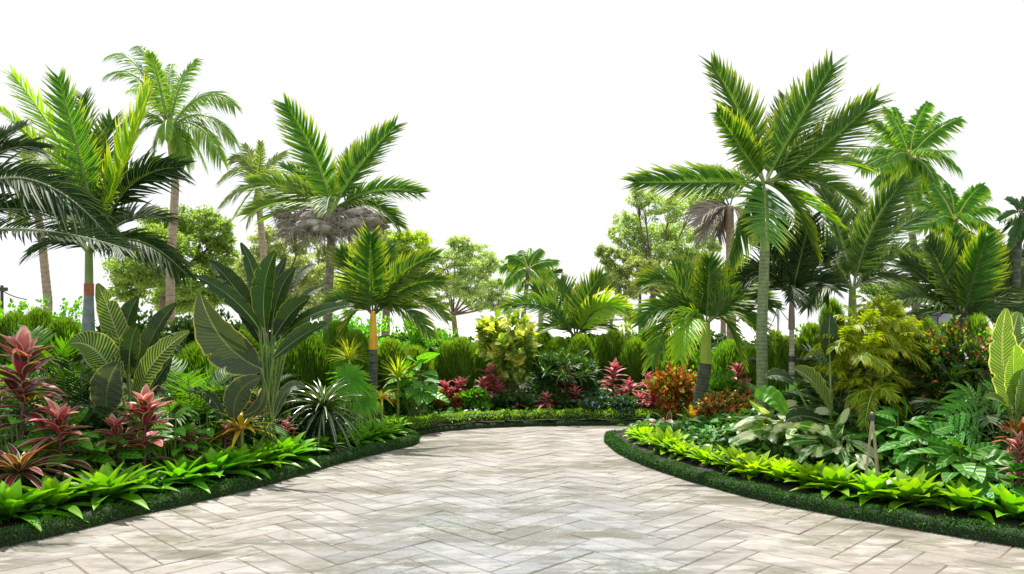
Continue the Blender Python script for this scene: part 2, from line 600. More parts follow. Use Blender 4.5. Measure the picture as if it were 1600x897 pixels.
G['hedgelime'] = leafmat('lime_hedge_leaf', (.12, .27, .015), (.28, .46, .02), rough=.4, trans=.35)
G['core'] = plainmat('hedge_twigs', (.012, .022, .008), .9)
G['banana'] = leafmat('banana_leaf', (.008, .028, .006), (.018, .058, .008), mid=(.26, .34, .10), midw=.03, edge=(.15, .16, .03), edgew=.975, rough=.24, trans=.28, veins=.3, vfreq=170, vcol=(.045, .085, .018), spec=.35)
G['bananagrey'] = leafmat('grey_banana_leaf', (.045, .078, .045), (.07, .11, .06), mid=(.42, .5, .26), midw=.035, edge=(.50, .48, .16), edgew=.965, rough=.42, trans=.12, veins=.3, vfreq=170, vcol=(.11, .15, .09), spec=.3)
G['bananastripe'] = leafmat('striped_banana_leaf', (.02, .07, .008), (.05, .12, .014), mid=(.5, .56, .30), midw=.045, edge=(.36, .38, .12), edgew=.96, rough=.4, trans=.3, veins=.85, vfreq=150, vcol=(.27, .36, .09), spec=.3)
G['bananalime'] = leafmat('lime_banana_leaf', (.05, .14, .010), (.10, .21, .02), mid=(.60, .66, .32), midw=.05, edge=(.55, .60, .28), edgew=.92, rough=.36, trans=.32, veins=.7, vfreq=180, vcol=(.30, .40, .12), spec=.4)
G['petiole'] = plainmat('banana_petiole', (.09, .16, .03), .45, c2=(.20, .29, .08), scale=5)
G['cordpink'] = leafmat('pink_cordyline_leaf', (.16, .010, .022), (.44, .06, .085), tip=(.56, .24, .21), tipamt=.45, tipstart=.4, edge=(.66, .38, .32), edgew=.80, trans=.25, tcol=(1.5, .9, .9))
G['cordtop'] = leafmat('peach_cordyline_leaf', (.42, .06, .08), (.64, .26, .22), tip=(.76, .54, .42), tipamt=.55, edge=(.78, .62, .5), edgew=.78, trans=.3, tcol=(1.3, 1., .9))
G['cordgreen'] = leafmat('burgundy_green_cordyline_leaf', (.03, .07, .015), (.11, .03, .03), edge=(.55, .42, .30), edgew=.84, mid=(.36, .09, .10), midw=.1, rough=.4, trans=.2, patch=(.18, .02, .035), pthr=.52)
G['cordfar'] = leafmat('bright_pink_cordyline_leaf', (.42, .06, .09), (.66, .24, .26), tip=(.72, .42, .38), tipamt=.5, trans=.3, tcol=(1.3, 1, 1))
G['fibre'] = leafmat('dry_fibre', (.28, .25, .20), (.56, .52, .44), rough=.9, spec=.1, trans=.1, tcol=(1, 1, .9))
G['cordstem'] = plainmat('cordyline_stem', (.16, .05, .05), .5)
G['heart'] = leafmat('heart_leaf', (.035, .17, .010), (.11, .34, .02), mid=(.30, .50, .10), midw=.04, rough=.42, trans=.3, veins=.15, vfreq=36)
G['philo'] = leafmat('philodendron_leaf', (.018, .11, .010), (.06, .23, .018), mid=(.34, .50, .14), midw=.045, rough=.42, trans=.26, veins=.25, vfreq=34, spec=.28)
G['varieg'] = leafmat('white_variegated_leaf', (.05, .18, .025), (.10, .26, .04), patch=(.56, .62, .42), pscale=5.0, pthr=.48, mid=(.62, .66, .48), midw=.09, rough=.38, trans=.3)
G['vargold'] = leafmat('gold_variegated_leaf', (.10, .20, .03), (.22, .34, .04), patch=(.58, .62, .22), pscale=5, pthr=.5, rough=.35, trans=.35)
G['strappy'] = leafmat('dark_strap_leaf', (.02, .06, .02), (.045, .10, .03), mid=(.30, .38, .24), midw=.22, rough=.25, trans=.15, spec=.7)
G['fan'] = leafmat('fan_palm_leaf', (.04, .24, .01), (.13, .42, .02), tip=(.34, .52, .04), tipamt=.5, trans=.4)
G['spiky'] = leafmat('spiky_yellow_leaf', (.20, .30, .01), (.42, .50, .03), tip=(.5, .52, .04), tipamt=.4, trans=.35)
G['brush'] = leafmat('soft_conifer_leaf', (.05, .155, .014), (.12, .26, .03), tip=(.25, .39, .05), tipamt=.6, rough=.6, spec=.2, trans=.4)
G['brushdk'] = leafmat('dark_conifer_leaf', (.03, .10, .008), (.08, .19, .014), tip=(.18, .30, .03), tipamt=.6, rough=.6, spec=.2, trans=.35)
G['bush'] = leafmat('bright_bush_leaf', (.07, .25, .015), (.18, .42, .035), rough=.5, trans=.42)
G['bushdk'] = leafmat('dark_bush_leaf', (.016, .065, .010), (.045, .13, .02), tip=(.10, .21, .04), tipamt=.4, rough=.45, trans=.22)
G['fern'] = leafmat('fern_leaf', (.03, .14, .010), (.10, .28, .018), rough=.45, trans=.38)
G['tree'] = leafmat('tree_leaf', (.23, .31, .11), (.38, .46, .20), rough=.7, spec=.1, trans=.5, tcol=(1.7, 1.7, .9))  # leaves paled to carry the distance haze in their colour
G['treedk'] = leafmat('dark_tree_leaf', (.15, .27, .06), (.29, .42, .12), rough=.7, spec=.1, trans=.5, tcol=(1.8, 1.8, .7))  # distance haze paled into this leaf colour as well
G['treelime'] = leafmat('lime_tree_leaf', (.20, .30, .04), (.34, .44, .08), rough=.55, trans=.5)
G['orange'] = leafmat('orange_flower', (.55, .12, .02), (.78, .30, .06), rough=.5, trans=.3, tcol=(1.3, 1, .8))
G['rust'] = leafmat('rust_leaf', (.22, .05, .010), (.42, .15, .02), rough=.5, trans=.3, tcol=(1.4, 1.1, .6))
G['olivered'] = leafmat('olive_red_leaf', (.07, .07, .015), (.24, .12, .03), rough=.4, trans=.3)
G['yellowf'] = leafmat('yellow_leaf', (.66, .42, .02), (.78, .62, .06), rough=.4, trans=.35, tcol=(1.3, 1.1, .5), mid=(.3, .4, .05), midw=.07)
G['bluef'] = leafmat('blue_flower', (.22, .27, .50), (.42, .48, .70), rough=.5, trans=.25, tcol=(1, 1, 1.2))
G['pinkf'] = leafmat('pink_flower', (.62, .10, .16), (.80, .34, .34), rough=.45, trans=.3, tcol=(1.3, 1, 1))
G['ground'] = leafmat('ground_leaf', (.025, .09, .015), (.07, .20, .03), rough=.4, trans=.25)

# ------------------------------------------------------------------ the ground
def soilmat():
    N = NT('soil')
    tc = N.n('ShaderNodeTexCoord').outputs['Object']
    nz = N.noise(9, 6, tc, .7)
    col = N.mix(N.step(nz, .35, .7), (.010, .008, .005), (.035, .026, .016))
    bm = N.n('ShaderNodeBump', {'Strength': .8, 'Distance': .04, 'Height': nz})
    pr = N.n('ShaderNodeBsdfPrincipled', {'Base Color': col, 'Roughness': .95, 'Normal': bm.outputs[0]})
    N.n('ShaderNodeOutputMaterial', {0: pr.outputs[0]})
    return N.m


def hazegroundmat():
    N = NT('haze_pale_ground')  # white hazy distance painted in as a pale ground colour
    tc = N.n('ShaderNodeTexCoord').outputs['Object']
    col = N.mix(N.step(N.noise(.6, 6, tc, .7), .35, .65), (.44, .43, .40), (.54, .53, .50))
    pr = N.n('ShaderNodeBsdfPrincipled', {'Base Color': col, 'Roughness': .9})
    N.n('ShaderNodeOutputMaterial', {0: pr.outputs[0]})
    return N.m


def grid_mesh(name, x0, x1, y0, y1, z, nx, ny, mat, zf=None):
    X, Y = np.meshgrid(np.linspace(x0, x1, nx), np.linspace(y0, y1, ny))
    Z = np.full_like(X, z) if zf is None else zf(X, Y)
    mb = MB()
    i = np.arange(ny - 1)[:, None] * nx + np.arange(nx - 1)[None]
    q = np.stack([i, i + 1, i + nx + 1, i + nx], -1).reshape(-1, 4)
    mb.add(np.stack([X, Y, Z], -1), q, np.zeros((X.size, 3)))
    return mb.build(name, mat)


tag(grid_mesh('ground', -400, 400, -60, 700, -.03, 40, 40, hazegroundmat()), kind='structure')


# paving: herringbone of long stone pavers laid at 45 degrees
def pavemat():
    N = NT('stone_pavers')
    lf = N.n('ShaderNodeAttribute', attribute_name='lf')
    u, v, r = N.n('ShaderNodeSeparateXYZ', {0: lf.outputs['Vector']}).outputs
    tc = N.n('ShaderNodeTexCoord').outputs['Object']
    g = N.n('ShaderNodeSeparateXYZ', {0: tc}).outputs
    col = N.mix(r, (.205, .182, .162), (.262, .236, .212))
    col = N.mix(N.math('MULTIPLY', N.step(g[0], .8, 3.0), .55), col, N.mix(r, (.205, .170, .140), (.262, .222, .186)))
    # wet middle of the walk, pale sky reflection painted into the colour
    big = N.noise(.55, 3, tc)
    mid = N.math('SUBTRACT', 1.0, N.step(N.math('ABSOLUTE', g[0]), .5, 2.3))
    near = N.math('SUBTRACT', 1.0, N.step(g[1], 5.5, 9.5))
    wet_sheen = N.math('MULTIPLY', N.math('MULTIPLY', mid, near), N.step(big, .22, .46))
    col = N.mix(N.math('MULTIPLY', wet_sheen, .75), col, N.mix(r, (.19, .205, .226), (.30, .318, .345)))
    # stretched grime following the slabs
    mp = N.n('ShaderNodeMapping', {'Vector': tc, 'Scale': (.8, 2.8, 1)})
    st = N.noise(1.6, 7, mp.outputs[0], .68)
    stain = N.step(st, .47, .60)
    col = N.mix(N.math('MULTIPLY', stain, .62), col, (.085, .075, .055))
    moss = N.math('MULTIPLY', N.step(N.noise(1.15, 5, tc, .7), .50, .62), N.step(N.noise(22, 3, tc), .42, .6))
    col = N.mix(N.math('MULTIPLY', moss, .55), col, (.085, .115, .04))
    mp2 = N.n('ShaderNodeMapping', {'Vector': tc, 'Scale': (.55, 1.5, 1), 'Location': (3.1, 1.7, 0)})
    damp = N.math('MULTIPLY', N.step(N.noise(.9, 6, mp2.outputs[0], .62), .50, .60), .66)
    col = N.mix(damp, col, (.115, .105, .075))
    fine = N.noise(60, 5, tc, .7)
    col = N.mix(N.math('MULTIPLY', N.step(fine, .55, .75), .28), col, (.15, .13, .105))
    light = N.step(N.noise(2.3, 6, mp.outputs[0], .7), .53, .60)
    col = N.mix(N.math('MULTIPLY', light, .5), col, (.40, .385, .37))
    rough = N.math('SUBTRACT', .62, N.math('MULTIPLY', N.math('MAXIMUM', wet_sheen, damp), .36))
    rough = N.math('ADD', rough, N.math('MULTIPLY', N.math('SUBTRACT', fine, .5), .5), clamp=True)
    h = N.math('ADD', N.math('MULTIPLY', fine, .5), N.math('MULTIPLY', st, 1.2))
    bm = N.n('ShaderNodeBump', {'Strength': .35, 'Distance': .01, 'Height': h})
    pr = N.n('ShaderNodeBsdfPrincipled', {'Base Color': col, 'Roughness': rough, 'Normal': bm.outputs[0], 'Specular IOR Level': .55})
    N.n('ShaderNodeOutputMaterial', {0: pr.outputs[0]})
    return N.m


def groutmat():
    N = NT('mossy_grout')
    tc = N.n('ShaderNodeTexCoord').outputs['Object']
    col = N.mix(N.step(N.noise(3, 4, tc), .4, .6), (.10, .085, .065), (.19, .16, .13))
    col = N.mix(N.math('MULTIPLY', N.step(N.noise(1.3, 4, tc), .52, .62), .8), col, (.10, .13, .04))
    pr = N.n('ShaderNodeBsdfPrincipled', {'Base Color': col, 'Roughness': .95})
    N.n('ShaderNodeOutputMaterial', {0: pr.outputs[0]})
    return N.m


def build_paving():
    q = np.random.default_rng(3)
    k, w, gap = 4, .20, .0028
    Vs, As = [], []
    c45 = math.cos(math.radians(45))
    for y in range(-100, 130):
        for x in range(-100, 130):
            mm = (x - y) % (2 * k)
            if mm == 0:
                a = (x, y, x + k, y + 1)
            elif mm == 2 * k - 1:
                a = (x, y, x + 1, y + k)
            else:
                continue
            cx, cy = (a[0] + a[2]) / 2 * w, (a[1] + a[3]) / 2 * w
            X, Yc = (cx - cy) * c45, (cx + cy) * c45 + 3
            if abs(X) > 7.5 or Yc < -1.5 or Yc > 13.2:
                continue
            hx, hy = (a[2] - a[0]) * w / 2 - gap, (a[3] - a[1]) * w / 2 - gap
            tz = q.normal(0, .0009)
            ty = q.normal(0, .0011)
            rr = q.uniform(0, 1)
            z0 = .012 + q.uniform(-.0015, .0015)
            b = .006
            ring = []
            for (s, dz) in ((1.0, -.006), (1.0, 0.0)):
                ins = 0 if dz < 0 else b
                for sx, sy in ((-1, -1), (1, -1), (1, 1), (-1, 1)):
                    px, py = cx + sx * (hx - ins), cy + sy * (hy - ins)
                    ring.append(((px - py) * c45, (px + py) * c45 + 3, z0 + dz + tz * sx + ty * sy))
            Vs.append(ring)
            As.append(np.tile([0, 0, rr], (8, 1)))
    Vs = np.array(Vs)
    L = len(Vs)
    f = np.array([[4, 5, 6, 7], [0, 1, 5, 4], [1, 2, 6, 5], [2, 3, 7, 6], [3, 0, 4, 7]])
    mb = MB()
    mb.add(Vs, (np.arange(L)[:, None, None] * 8 + f[None]).reshape(-1, 4), np.array(As))
    ob = mb.build('path', [pavemat()], smooth=False)
    tag(ob, kind='structure')
    tag(grid_mesh('path_bed', -7.6, 7.6, -1.5, 13.3, .007, 4, 4, groutmat()), kind='structure')


build_paving()

# outlines of the planted beds (x, y), in metres
def g2(px, py):
    Y = FP * HC / (py - HZ)
    return ((px - 800) * Y / FP, Y)


LB = [(-4.7, 4.3)] + [g2(*p) for p in [(0, 860), (100, 838), (200, 812), (300, 790), (400, 766), (470, 746), (540, 724), (600, 709), (640, 700)]] \
    + [(-1.20, 9.70), (-1.16, 9.92), (-1.22, 10.15), (-1.33, 10.4), (-1.22, 10.65), (-.92, 10.95), (-.5, 11.2), (0.1, 11.4), (.8, 11.5), (1.6, 11.52), (2.6, 11.4), (4, 11.2), (6, 11.0), (9, 10.9)]
RB = [(4.7, 4.3)] + [g2(*p) for p in [(1600, 860), (1500, 843), (1400, 826), (1300, 808), (1200, 788), (1100, 762), (1040, 742), (1000, 728), (960, 709)]] \
    + [(1.22, 9.7), (1.17, 9.95), (1.22, 10.25), (1.45, 10.45), (2.0, 10.55), (3, 10.5), (5, 10.3), (9, 10.2)]


def smooth_line(pts, n=160, it=5):
    pts = np.array(pts, float)
    d = np.r_[0, np.cumsum(np.linalg.norm(np.diff(pts, axis=0), axis=1))]
    t = np.linspace(0, d[-1], n)
    o = np.stack([np.interp(t, d, pts[:, i]) for i in range(2)], -1)
    for _ in range(it):
        o[1:-1] = (o[:-2] + 2 * o[1:-1] + o[2:]) / 4
    return o, d[-1]


def offset_line(o, dist):
    T = nrm(np.gradient(o, axis=0))
    return o + np.stack([-T[:, 1], T[:, 0]], -1) * dist


LBs, LBl = smooth_line(LB)
RBs, RBl = smooth_line(RB)


LPOLY = np.array(list(map(tuple, LBs)) + [(13, 21), (-17, 21), (-17, 4.0)])
RPOLY = np.array(list(map(tuple, RBs)) + [(13, 8.0), (13, 4.0), (6, 3.8)])


def inside(poly, X, Y):
    r = np.zeros(X.shape, bool)
    x0, y0 = poly[-1]
    for x1, y1 in poly:
        if y0 != y1:
            r ^= ((y0 > Y) != (y1 > Y)) & (X < (x1 - x0) * (Y - y0) / (y1 - y0) + x0)
        x0, y0 = x1, y1
    return r


def bed_height(X, Y):
    """soil mounded away from the paved edge; -.03 where there is no bed"""
    Z = np.full(X.shape, -.03)
    for poly, line in ((LPOLY, LBs), (RPOLY, RBs)):
        m = inside(poly, X, Y)
        if m.any():
            P = np.stack([X[m], Y[m]], -1)
            dd = np.full(len(P), 1e9)
            for k in range(0, len(line), 2):
                dd = np.minimum(dd, np.hypot(P[:, 0] - line[k, 0], P[:, 1] - line[k, 1]))
            Z[m] = BED + np.clip((dd - .62) * .34, 0, .42)
    return Z


def bed(poly, x0, x1, y0, y1, st):
    X, Y = np.meshgrid(np.arange(x0, x1, st), np.arange(y0, y1, st))
    Z = bed_height(X, Y)
    m = inside(poly, X, Y)
    Z = np.where(m, Z + .012 * np.sin(X * 9) * np.sin(Y * 8), -.04)
    ny, nx = X.shape
    i = np.arange(ny - 1)[:, None] * nx + np.arange(nx - 1)[None]
    q = np.stack([i, i + 1, i + nx + 1, i + nx], -1).reshape(-1, 4)
    q = q[m.ravel()[q].all(1)]
    mb = MB()
    mb.add(np.stack([X, Y, Z], -1), q, np.zeros((X.size, 3)))
    tag(mb.build('soil', SOIL), kind='structure')


SOIL = soilmat()
bed(LPOLY, -16, 12, 4.2, 20, .07)
bed(RPOLY, .9, 12, 4.2, 11, .07)


def hedge_row(label, line, i0, i1, sgn, inset, w, h, leaf, lf, dens, z0=0.0, round_=.35, jit=.006, group=None):
    """a low clipped hedge along line[i0:i1]; leaves over a box-like section, twiggy core inside"""
    q = np.random.default_rng(int(abs(inset) * 1000) + i0)
    o, L = smooth_line(offset_line(line, sgn * inset)[i0:i1], 120, 1)
    T = nrm(np.gradient(o, axis=0))
    Nn = np.stack([-T[:, 1], T[:, 0]], -1)
    # core
    sec = np.array([[-.5, 0], [-.5, .6], [-.36, .88], [0, .98], [.36, .88], [.5, .6], [.5, 0]]) * [w * .93, h * .95]
    V = np.zeros((120, 7, 3))
    V[..., :2] = o[:, None] + Nn[:, None] * sec[None, :, :1]
    V[..., 2] = z0 + sec[None, :, 1] + .01 * np.sin(np.linspace(0, L * 9, 120))[:, None] * (sec[None, :, 1] > 0)
    i = np.arange(119)[:, None] * 7 + np.arange(6)[None]
    mb = MB()
    mb.add(V, np.stack([i, i + 1, i + 8, i + 7], -1).reshape(-1, 4), np.zeros((840, 3)), 1)
    mb.add(V[[0, -1]], [[0, 1, 5, 6], [1, 2, 4, 5], [7, 8, 12, 13], [8, 9, 11, 12]], np.zeros((14, 3)), 1)
    # leaves
    per = 2 * h + w
    n = int(dens * L * per)
    s = q.uniform(0, 1, n) * 119
    lo = np.clip(s.astype(int), 0, 118)
    fr = (s - lo)[:, None]
    c = o[lo] * (1 - fr) + o[lo + 1] * fr
    nn = nrm(Nn[lo])
    a = q.uniform(0, 1, n) * per
    x = np.where(a < h, -.5, np.where(a > h + w, .5, (a - h) / w - .5))
    z = np.where(a < h, a / h, np.where(a > h + w, (per - a) / h, 1.0))
    nx = np.where(a < h, -1.0, np.where(a > h + w, 1.0, 0.0))
    nz = np.where((a >= h) & (a <= h + w), 1.0, 0.25)
    # round the shoulders
    sh = np.maximum(0, z - (1 - round_)) / round_
    x2 = x * (1 - .16 * sh ** 2)
    z2 = z - .14 * (np.abs(x) * 2) ** 3 * (z > .8)
    B = np.zeros((n, 3))
    B[:, :2] = c + nn * (x2 * w)[:, None]
    B[:, 2] = z0 + z2 * h + .009 * (np.sin(s * L / 119 * 11) + np.sin(s * L / 119 * 27 + 2) * .7) * z
    outn = np.zeros((n, 3))
    outn[:, :2] = nn * nx[:, None]
    outn[:, 2] = nz
    outn = nrm(outn)
    # ends of the hedge
    D = nrm(outn * .55 + q.normal(0, .55, (n, 3)) + [0, 0, .15])
    blades(mb, B - outn * lf * .3 + q.normal(0, jit, (n, 3)), D, lf * q.uniform(.7, 1.3, n), lf * .30, outn + q.normal(0, .4, (n, 3)), n=3, kind='lance', cols=2, fold=0, mat=0)
    ob = mb.build('hedge', [leaf, G['core']])
    return tag(ob, label, 'hedge', group)


nL = 160
iT = int(np.argmin(np.linalg.norm(LBs - np.array([-1.16, 9.92]), axis=1)))
hedge_row('dark green dwarf clipped hedge edging the left bed beside the paving', LBs, 0, iT + 3, 1, .078, .135, .12, G['hedge'], .019, 8000)
hedge_row('dark clipped lower hedge curving round the far end of the paving', LBs, iT + 2, nL, 1, .09, .14, .085, G['hedge'], .018, 5200)
hedge_row('lime green clipped hedge behind the dark one at the far end of the paving', LBs, iT + 5, 122, 1, .28, .24, .20, G['hedgelime'], .028, 2600, z0=.02)
hedge_row('dark green dwarf clipped hedge edging the right bed beside the paving', RBs, 0, 128, -1, .078, .135, .12, G['hedge'], .019, 8000)

# ------------------------------------------------------------------ small plants
def rosette(q, n=26, L=.42, w=.058, el=(84, 14), leaf=None, kind='brom', curl=.30, fold=.35, seg=8, r0=.03, z=.03, droop=.1):
    mb = MB()
    k = np.arange(n)
    az = k * 2.39996 + q.uniform(-.25, .25, n)
    f = (k + .5) / n
    e = np.radians(el[0] + (el[1] - el[0]) * f ** .75 + q.normal(0, 4, n))
    H = np.stack([np.cos(az), np.sin(az), np.zeros(n)], -1)
    D = H * np.cos(e)[:, None] + np.array([0, 0, 1.0]) * np.sin(e)[:, None]
    U = -H * np.sin(e)[:, None] + np.array([0, 0, 1.0]) * np.cos(e)[:, None]
    ln = L * (.62 + .45 * np.sin(np.pi * np.minimum(f * 1.1, 1) * .75)) * q.uniform(.88, 1.1, n)
    B = H * r0 * f[:, None] + np.array([0, 0, z])
    blades(mb, B, D, ln, w * q.uniform(.85, 1.1, n), U, droop, n=seg, kind=kind, fold=fold, curl=curl * (.3 + .9 * f), cols=5, r=np.clip(1 - f + q.normal(0, .15, n), 0, 1))
    return mb


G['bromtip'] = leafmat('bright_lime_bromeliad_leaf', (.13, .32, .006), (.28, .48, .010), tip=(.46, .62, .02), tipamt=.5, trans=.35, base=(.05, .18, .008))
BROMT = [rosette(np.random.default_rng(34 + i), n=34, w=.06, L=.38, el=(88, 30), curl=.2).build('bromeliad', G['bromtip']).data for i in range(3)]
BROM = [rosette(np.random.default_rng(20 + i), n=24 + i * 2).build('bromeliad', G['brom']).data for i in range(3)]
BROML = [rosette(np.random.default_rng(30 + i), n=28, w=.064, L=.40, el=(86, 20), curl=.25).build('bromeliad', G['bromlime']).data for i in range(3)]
for o_ in [o for o in list(bpy.data.objects) if o.name.startswith('bromeliad')]:
    bpy.data.objects.remove(o_)

ORD = ['first', 'second', 'third', 'fourth', 'fifth', 'sixth', 'seventh', 'eighth', 'ninth', 'tenth', 'eleventh', 'twelfth', 'thirteenth',
       'fourteenth', 'fifteenth', 'sixteenth', 'seventeenth', 'eighteenth', 'nineteenth', 'twentieth', 'twenty-first', 'twenty-second', 'twenty-third', 'twenty-fourth']


def put(mesh, name, x, y, z, s, rz, label, cat, group=None, tilt=(0, 0)):
    o = bpy.data.objects.new(name, mesh)
    COL.objects.link(o)
    o.location = (x, y, z)
    o.scale = (s, s, s)
    o.rotation_euler = (tilt[0], tilt[1], rz)
    return tag(o, label, cat, group)


def row_of(line, sgn, inset, s0, s1, gap0, gap1, size0, size1, meshes, text, group, seed, tipl=0):
    q = np.random.default_rng(seed)
    o = offset_line(line, sgn * inset)
    d = np.r_[0, np.cumsum(np.linalg.norm(np.diff(o, axis=0), axis=1))]
    s, k = s0, 0
    while s < s1:
        t = (s - s0) / (s1 - s0)
        x, y = np.interp(s, d, o[:, 0]), np.interp(s, d, o[:, 1])
        put((BROMT if tipl and t > tipl else meshes)[k % len(meshes)], 'bromeliad', x + q.normal(0, .02), y + q.normal(0, .02), bz(x, y) - .01, (size0 + (size1 - size0) * t) * q.uniform(.78, 1.15), q.uniform(0, 6.28),
            text % ORD[k], 'bromeliad', group, tilt=(q.normal(0, .12), q.normal(0, .12)))
        s += gap0 + (gap1 - gap0) * t
        k += 1


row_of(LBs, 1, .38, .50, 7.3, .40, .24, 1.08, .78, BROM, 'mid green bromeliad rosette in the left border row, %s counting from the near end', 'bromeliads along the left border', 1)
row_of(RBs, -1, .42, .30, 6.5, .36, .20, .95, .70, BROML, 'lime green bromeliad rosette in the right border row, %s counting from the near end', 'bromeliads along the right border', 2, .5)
# ------------------------------------------------------------------ palms, nearest first
K = dict(leaf=G['king'], stem=G['stem'])
palm('palm_tree', 'tall king palm with ringed green trunk and upright feather fronds right of the paving', 9.2, (1195, 285), 690, [
    (1172, 195, 1112, 100, .2, .85, 60), (1160, 235, 1120, 176, -.6, .9, 46),
    (1232, 215, 1300, 104, .3, .55, 74), (1280, 245, 1366, 158, -.2, .6, 66), (1265, 235, 1345, 262, .5, .45, 60),
    (1270, 265, 1338, 318, -.4, .5, 48), (1085, 285, 992, 286, -.1, .62, 58), (1130, 270, 1050, 312, .7, .4, 40),
    (1194, 300, 1198, 376, -1.3, .97, 66, 1194, 288, {'ang': (75, 35), 'n': 40, 'droop': .05, 'vee': 4}),
    (1168, 300, 1140, 402, -.2, .6, 52), (1240, 300, 1272, 392, .4, .5, 52), (1225, 290, 1308, 350, .9, .3, 46), (1215, 225, 1225, 150, .9, .5, 50)],
    leaf=G['king'], stem=G['stem'], bark=G['barkgreen'], tr=(.068, .056), n=42, ls=0.84, trunk_px=[(1192, 690), (1190, 520)], rings=46, shaft=(300, 392, .042, .056, G['shaft']), rr=.018)

palm('palm_tree', 'feather palm with grey-green arching fronds on a short green shaft above the golden palm', 10.4, (1332, 452), 560, [
    (1352, 350, 1412, 284, -.2, .8, 62), (1312, 350, 1282, 296, .3, .7, 58), (1285, 370, 1245, 345, -.3, .6, 52), (1280, 385, 1205, 398, .2, .5, 46),
    (1285, 420, 1262, 480, -.3, .5, 44), (1395, 372, 1472, 408, -.1, .55, 44), (1385, 345, 1455, 335, .4, .6, 46), (1385, 415, 1440, 458, -.4, .5, 38),
    (1345, 380, 1340, 300, .8, .6, 52), (1300, 420, 1290, 470, .5, .6, 40), (1370, 420, 1395, 468, .5, .5, 36), (1300, 380, 1225, 440, .7, .4, 44)],
    leaf=G['greyg'], stem=G['stempale'], bark=G['barktan'], tr=(.06, .045), n=42, ls=0.76, trunk_px=[(1336, 660), (1334, 560)], shaft=(448, 500, .042, .058, G['shaft']))

palm('palm_tree', 'slender young palm with pinkish crown shaft and thin whitish trunk beside the king palm', 9.9, (1237, 462), 670, [
    (1200, 400, 1160, 438, -.2, .6, 44), (1205, 390, 1176, 372, .2, .6, 42), (1232, 400, 1220, 345, .2, .8, 44), (1250, 400, 1268, 340, -.1, .7, 44), (1270, 410, 1300, 395, .3, .5, 40),
    (1270, 425, 1306, 452, -.2, .5, 38), (1205, 430, 1168, 490, .2, .4, 36), (1240, 430, 1235, 470, -.6, .8, 36)],
    leaf=G['dark'], stem=G['stem'], bark=G['barkwhite'], tr=(.040, .030), trunk_px=[(1240, 672), (1237, 600)], rings=24, shaft=(460, 515, .025, .045, G['shaftpink']), rr=.012, n=30)

palm('palm_tree', 'spreading feather palm without visible trunk, fronds fanned upright near the right edge', 9.2, (1505, 498), 500, [
    (1450, 430, 1410, 410, .1, .7, 50), (1470, 420, 1450, 380, -.2, .8, 54), (1495, 430, 1492, 372, .1, .9, 56, None, None, {'leaf': G['king']}), (1520, 430, 1540, 372, -.2, .8, 54, None, None, {'leaf': G['king']}),
    (1545, 425, 1588, 392, .1, .7, 54), (1550, 445, 1618, 430, -.2, .6, 50), (1545, 460, 1610, 492, -.3, .6, 44), (1455, 450, 1402, 470, -.3, .5, 46), (1465, 470, 1420, 510, .3, .4, 36), (1530, 460, 1570, 520, -.4, .5, 40)],
    leaf=G['greyg'], stem=G['stemdark'], bark=G['barkdark'], tr=(.09, .08), n=40, ls=0.88, trunk_px=[(1507, 600), (1506, 540)])

palm('palm_tree', 'squat palm with lime crown shaft and thick dark ringed trunk behind the orange shrubs', 10.2, (1103, 508), 650, [
    (1060, 420, 1008, 445, .1, .6, 46), (1050, 450, 1003, 505, -.3, .55, 44), (1055, 440, 1018, 570, -.4, .5, 40), (1070, 470, 1062, 560, -.7, .6, 40, None, None, {'leaf': G['kinglime']}),
    (1080, 440, 1052, 415, .4, .7, 44), (1108, 455, 1108, 405, .2, .8, 44), (1130, 440, 1150, 415, .4, .7, 40), (1150, 425, 1198, 432, .1, .6, 44), (1150, 440, 1205, 480, -.2, .55, 42),
    (1150, 450, 1196, 535, -.4, .5, 40), (1130, 460, 1160, 570, .3, .5, 36), (1090, 440, 1030, 480, .8, .6, 40), (1135, 470, 1172, 510, .8, .5, 40)],
    leaf=G['king'], stem=G['stem'], bark=G['barkdark'], tr=(.095, .078), trunk_px=[(1090, 660), (1094, 620)], rings=14, shaft=(505, 568, .055, .078, G['shaftlime']), n=32)

palm('palm_tree', 'tan trunked palm with a brown skirt of dead fronds standing behind the king palm', 13.0, (1140, 322), 570, [
    (1110, 300, 1062, 308, .3, .4, 34), (1150, 280, 1185, 260, .5, .4, 34), (1125, 285, 1110, 262, .6, .5, 34),
    (1110, 318, 1086, 352, -.2, .4, 30, None, None, {'leaf': G['dead']}), (1110, 330, 1098, 372, -.3, .4, 30, None, None, {'leaf': G['dead']}), (1125, 335, 1120, 368, .2, .4, 28, None, None, {'leaf': G['dead']}),
    (1160, 330, 1172, 370, -.3, .4, 28, None, None, {'leaf': G['dead']}), (1115, 312, 1078, 335, .3, .4, 28, None, None, {'leaf': G['dead']})],
    leaf=G['coco'], stem=G['stemdark'], bark=G['barktan'], tr=(.085, .065), trunk_px=[(1144, 600), (1142, 450)], rings=30, n=24)

palm('palm_tree', 'small feather palm with yellowish fronds rising behind the clipped conifers at the centre', 14.0, (900, 528), 560, [
    (908, 470, 940, 430, .2, .8, 42), (930, 465, 970, 482, -.2, .7, 38, None, None, {'leaf': G['kinglime']}), (890, 470, 876, 438, .5, .7, 38), (860, 462, 832, 452, .1, .6, 36), (850, 455, 790, 482, -.3, .6, 34),
    (930, 495, 958, 520, .3, .5, 32), (870, 490, 840, 530, .3, .5, 32), (905, 480, 915, 450, .7, .5, 36)],
    leaf=G['king'], stem=G['stemdark'], bark=G['barkdark'], tr=(.09, .06), trunk_px=[(898, 590), (899, 560)], n=28, rr=.02)

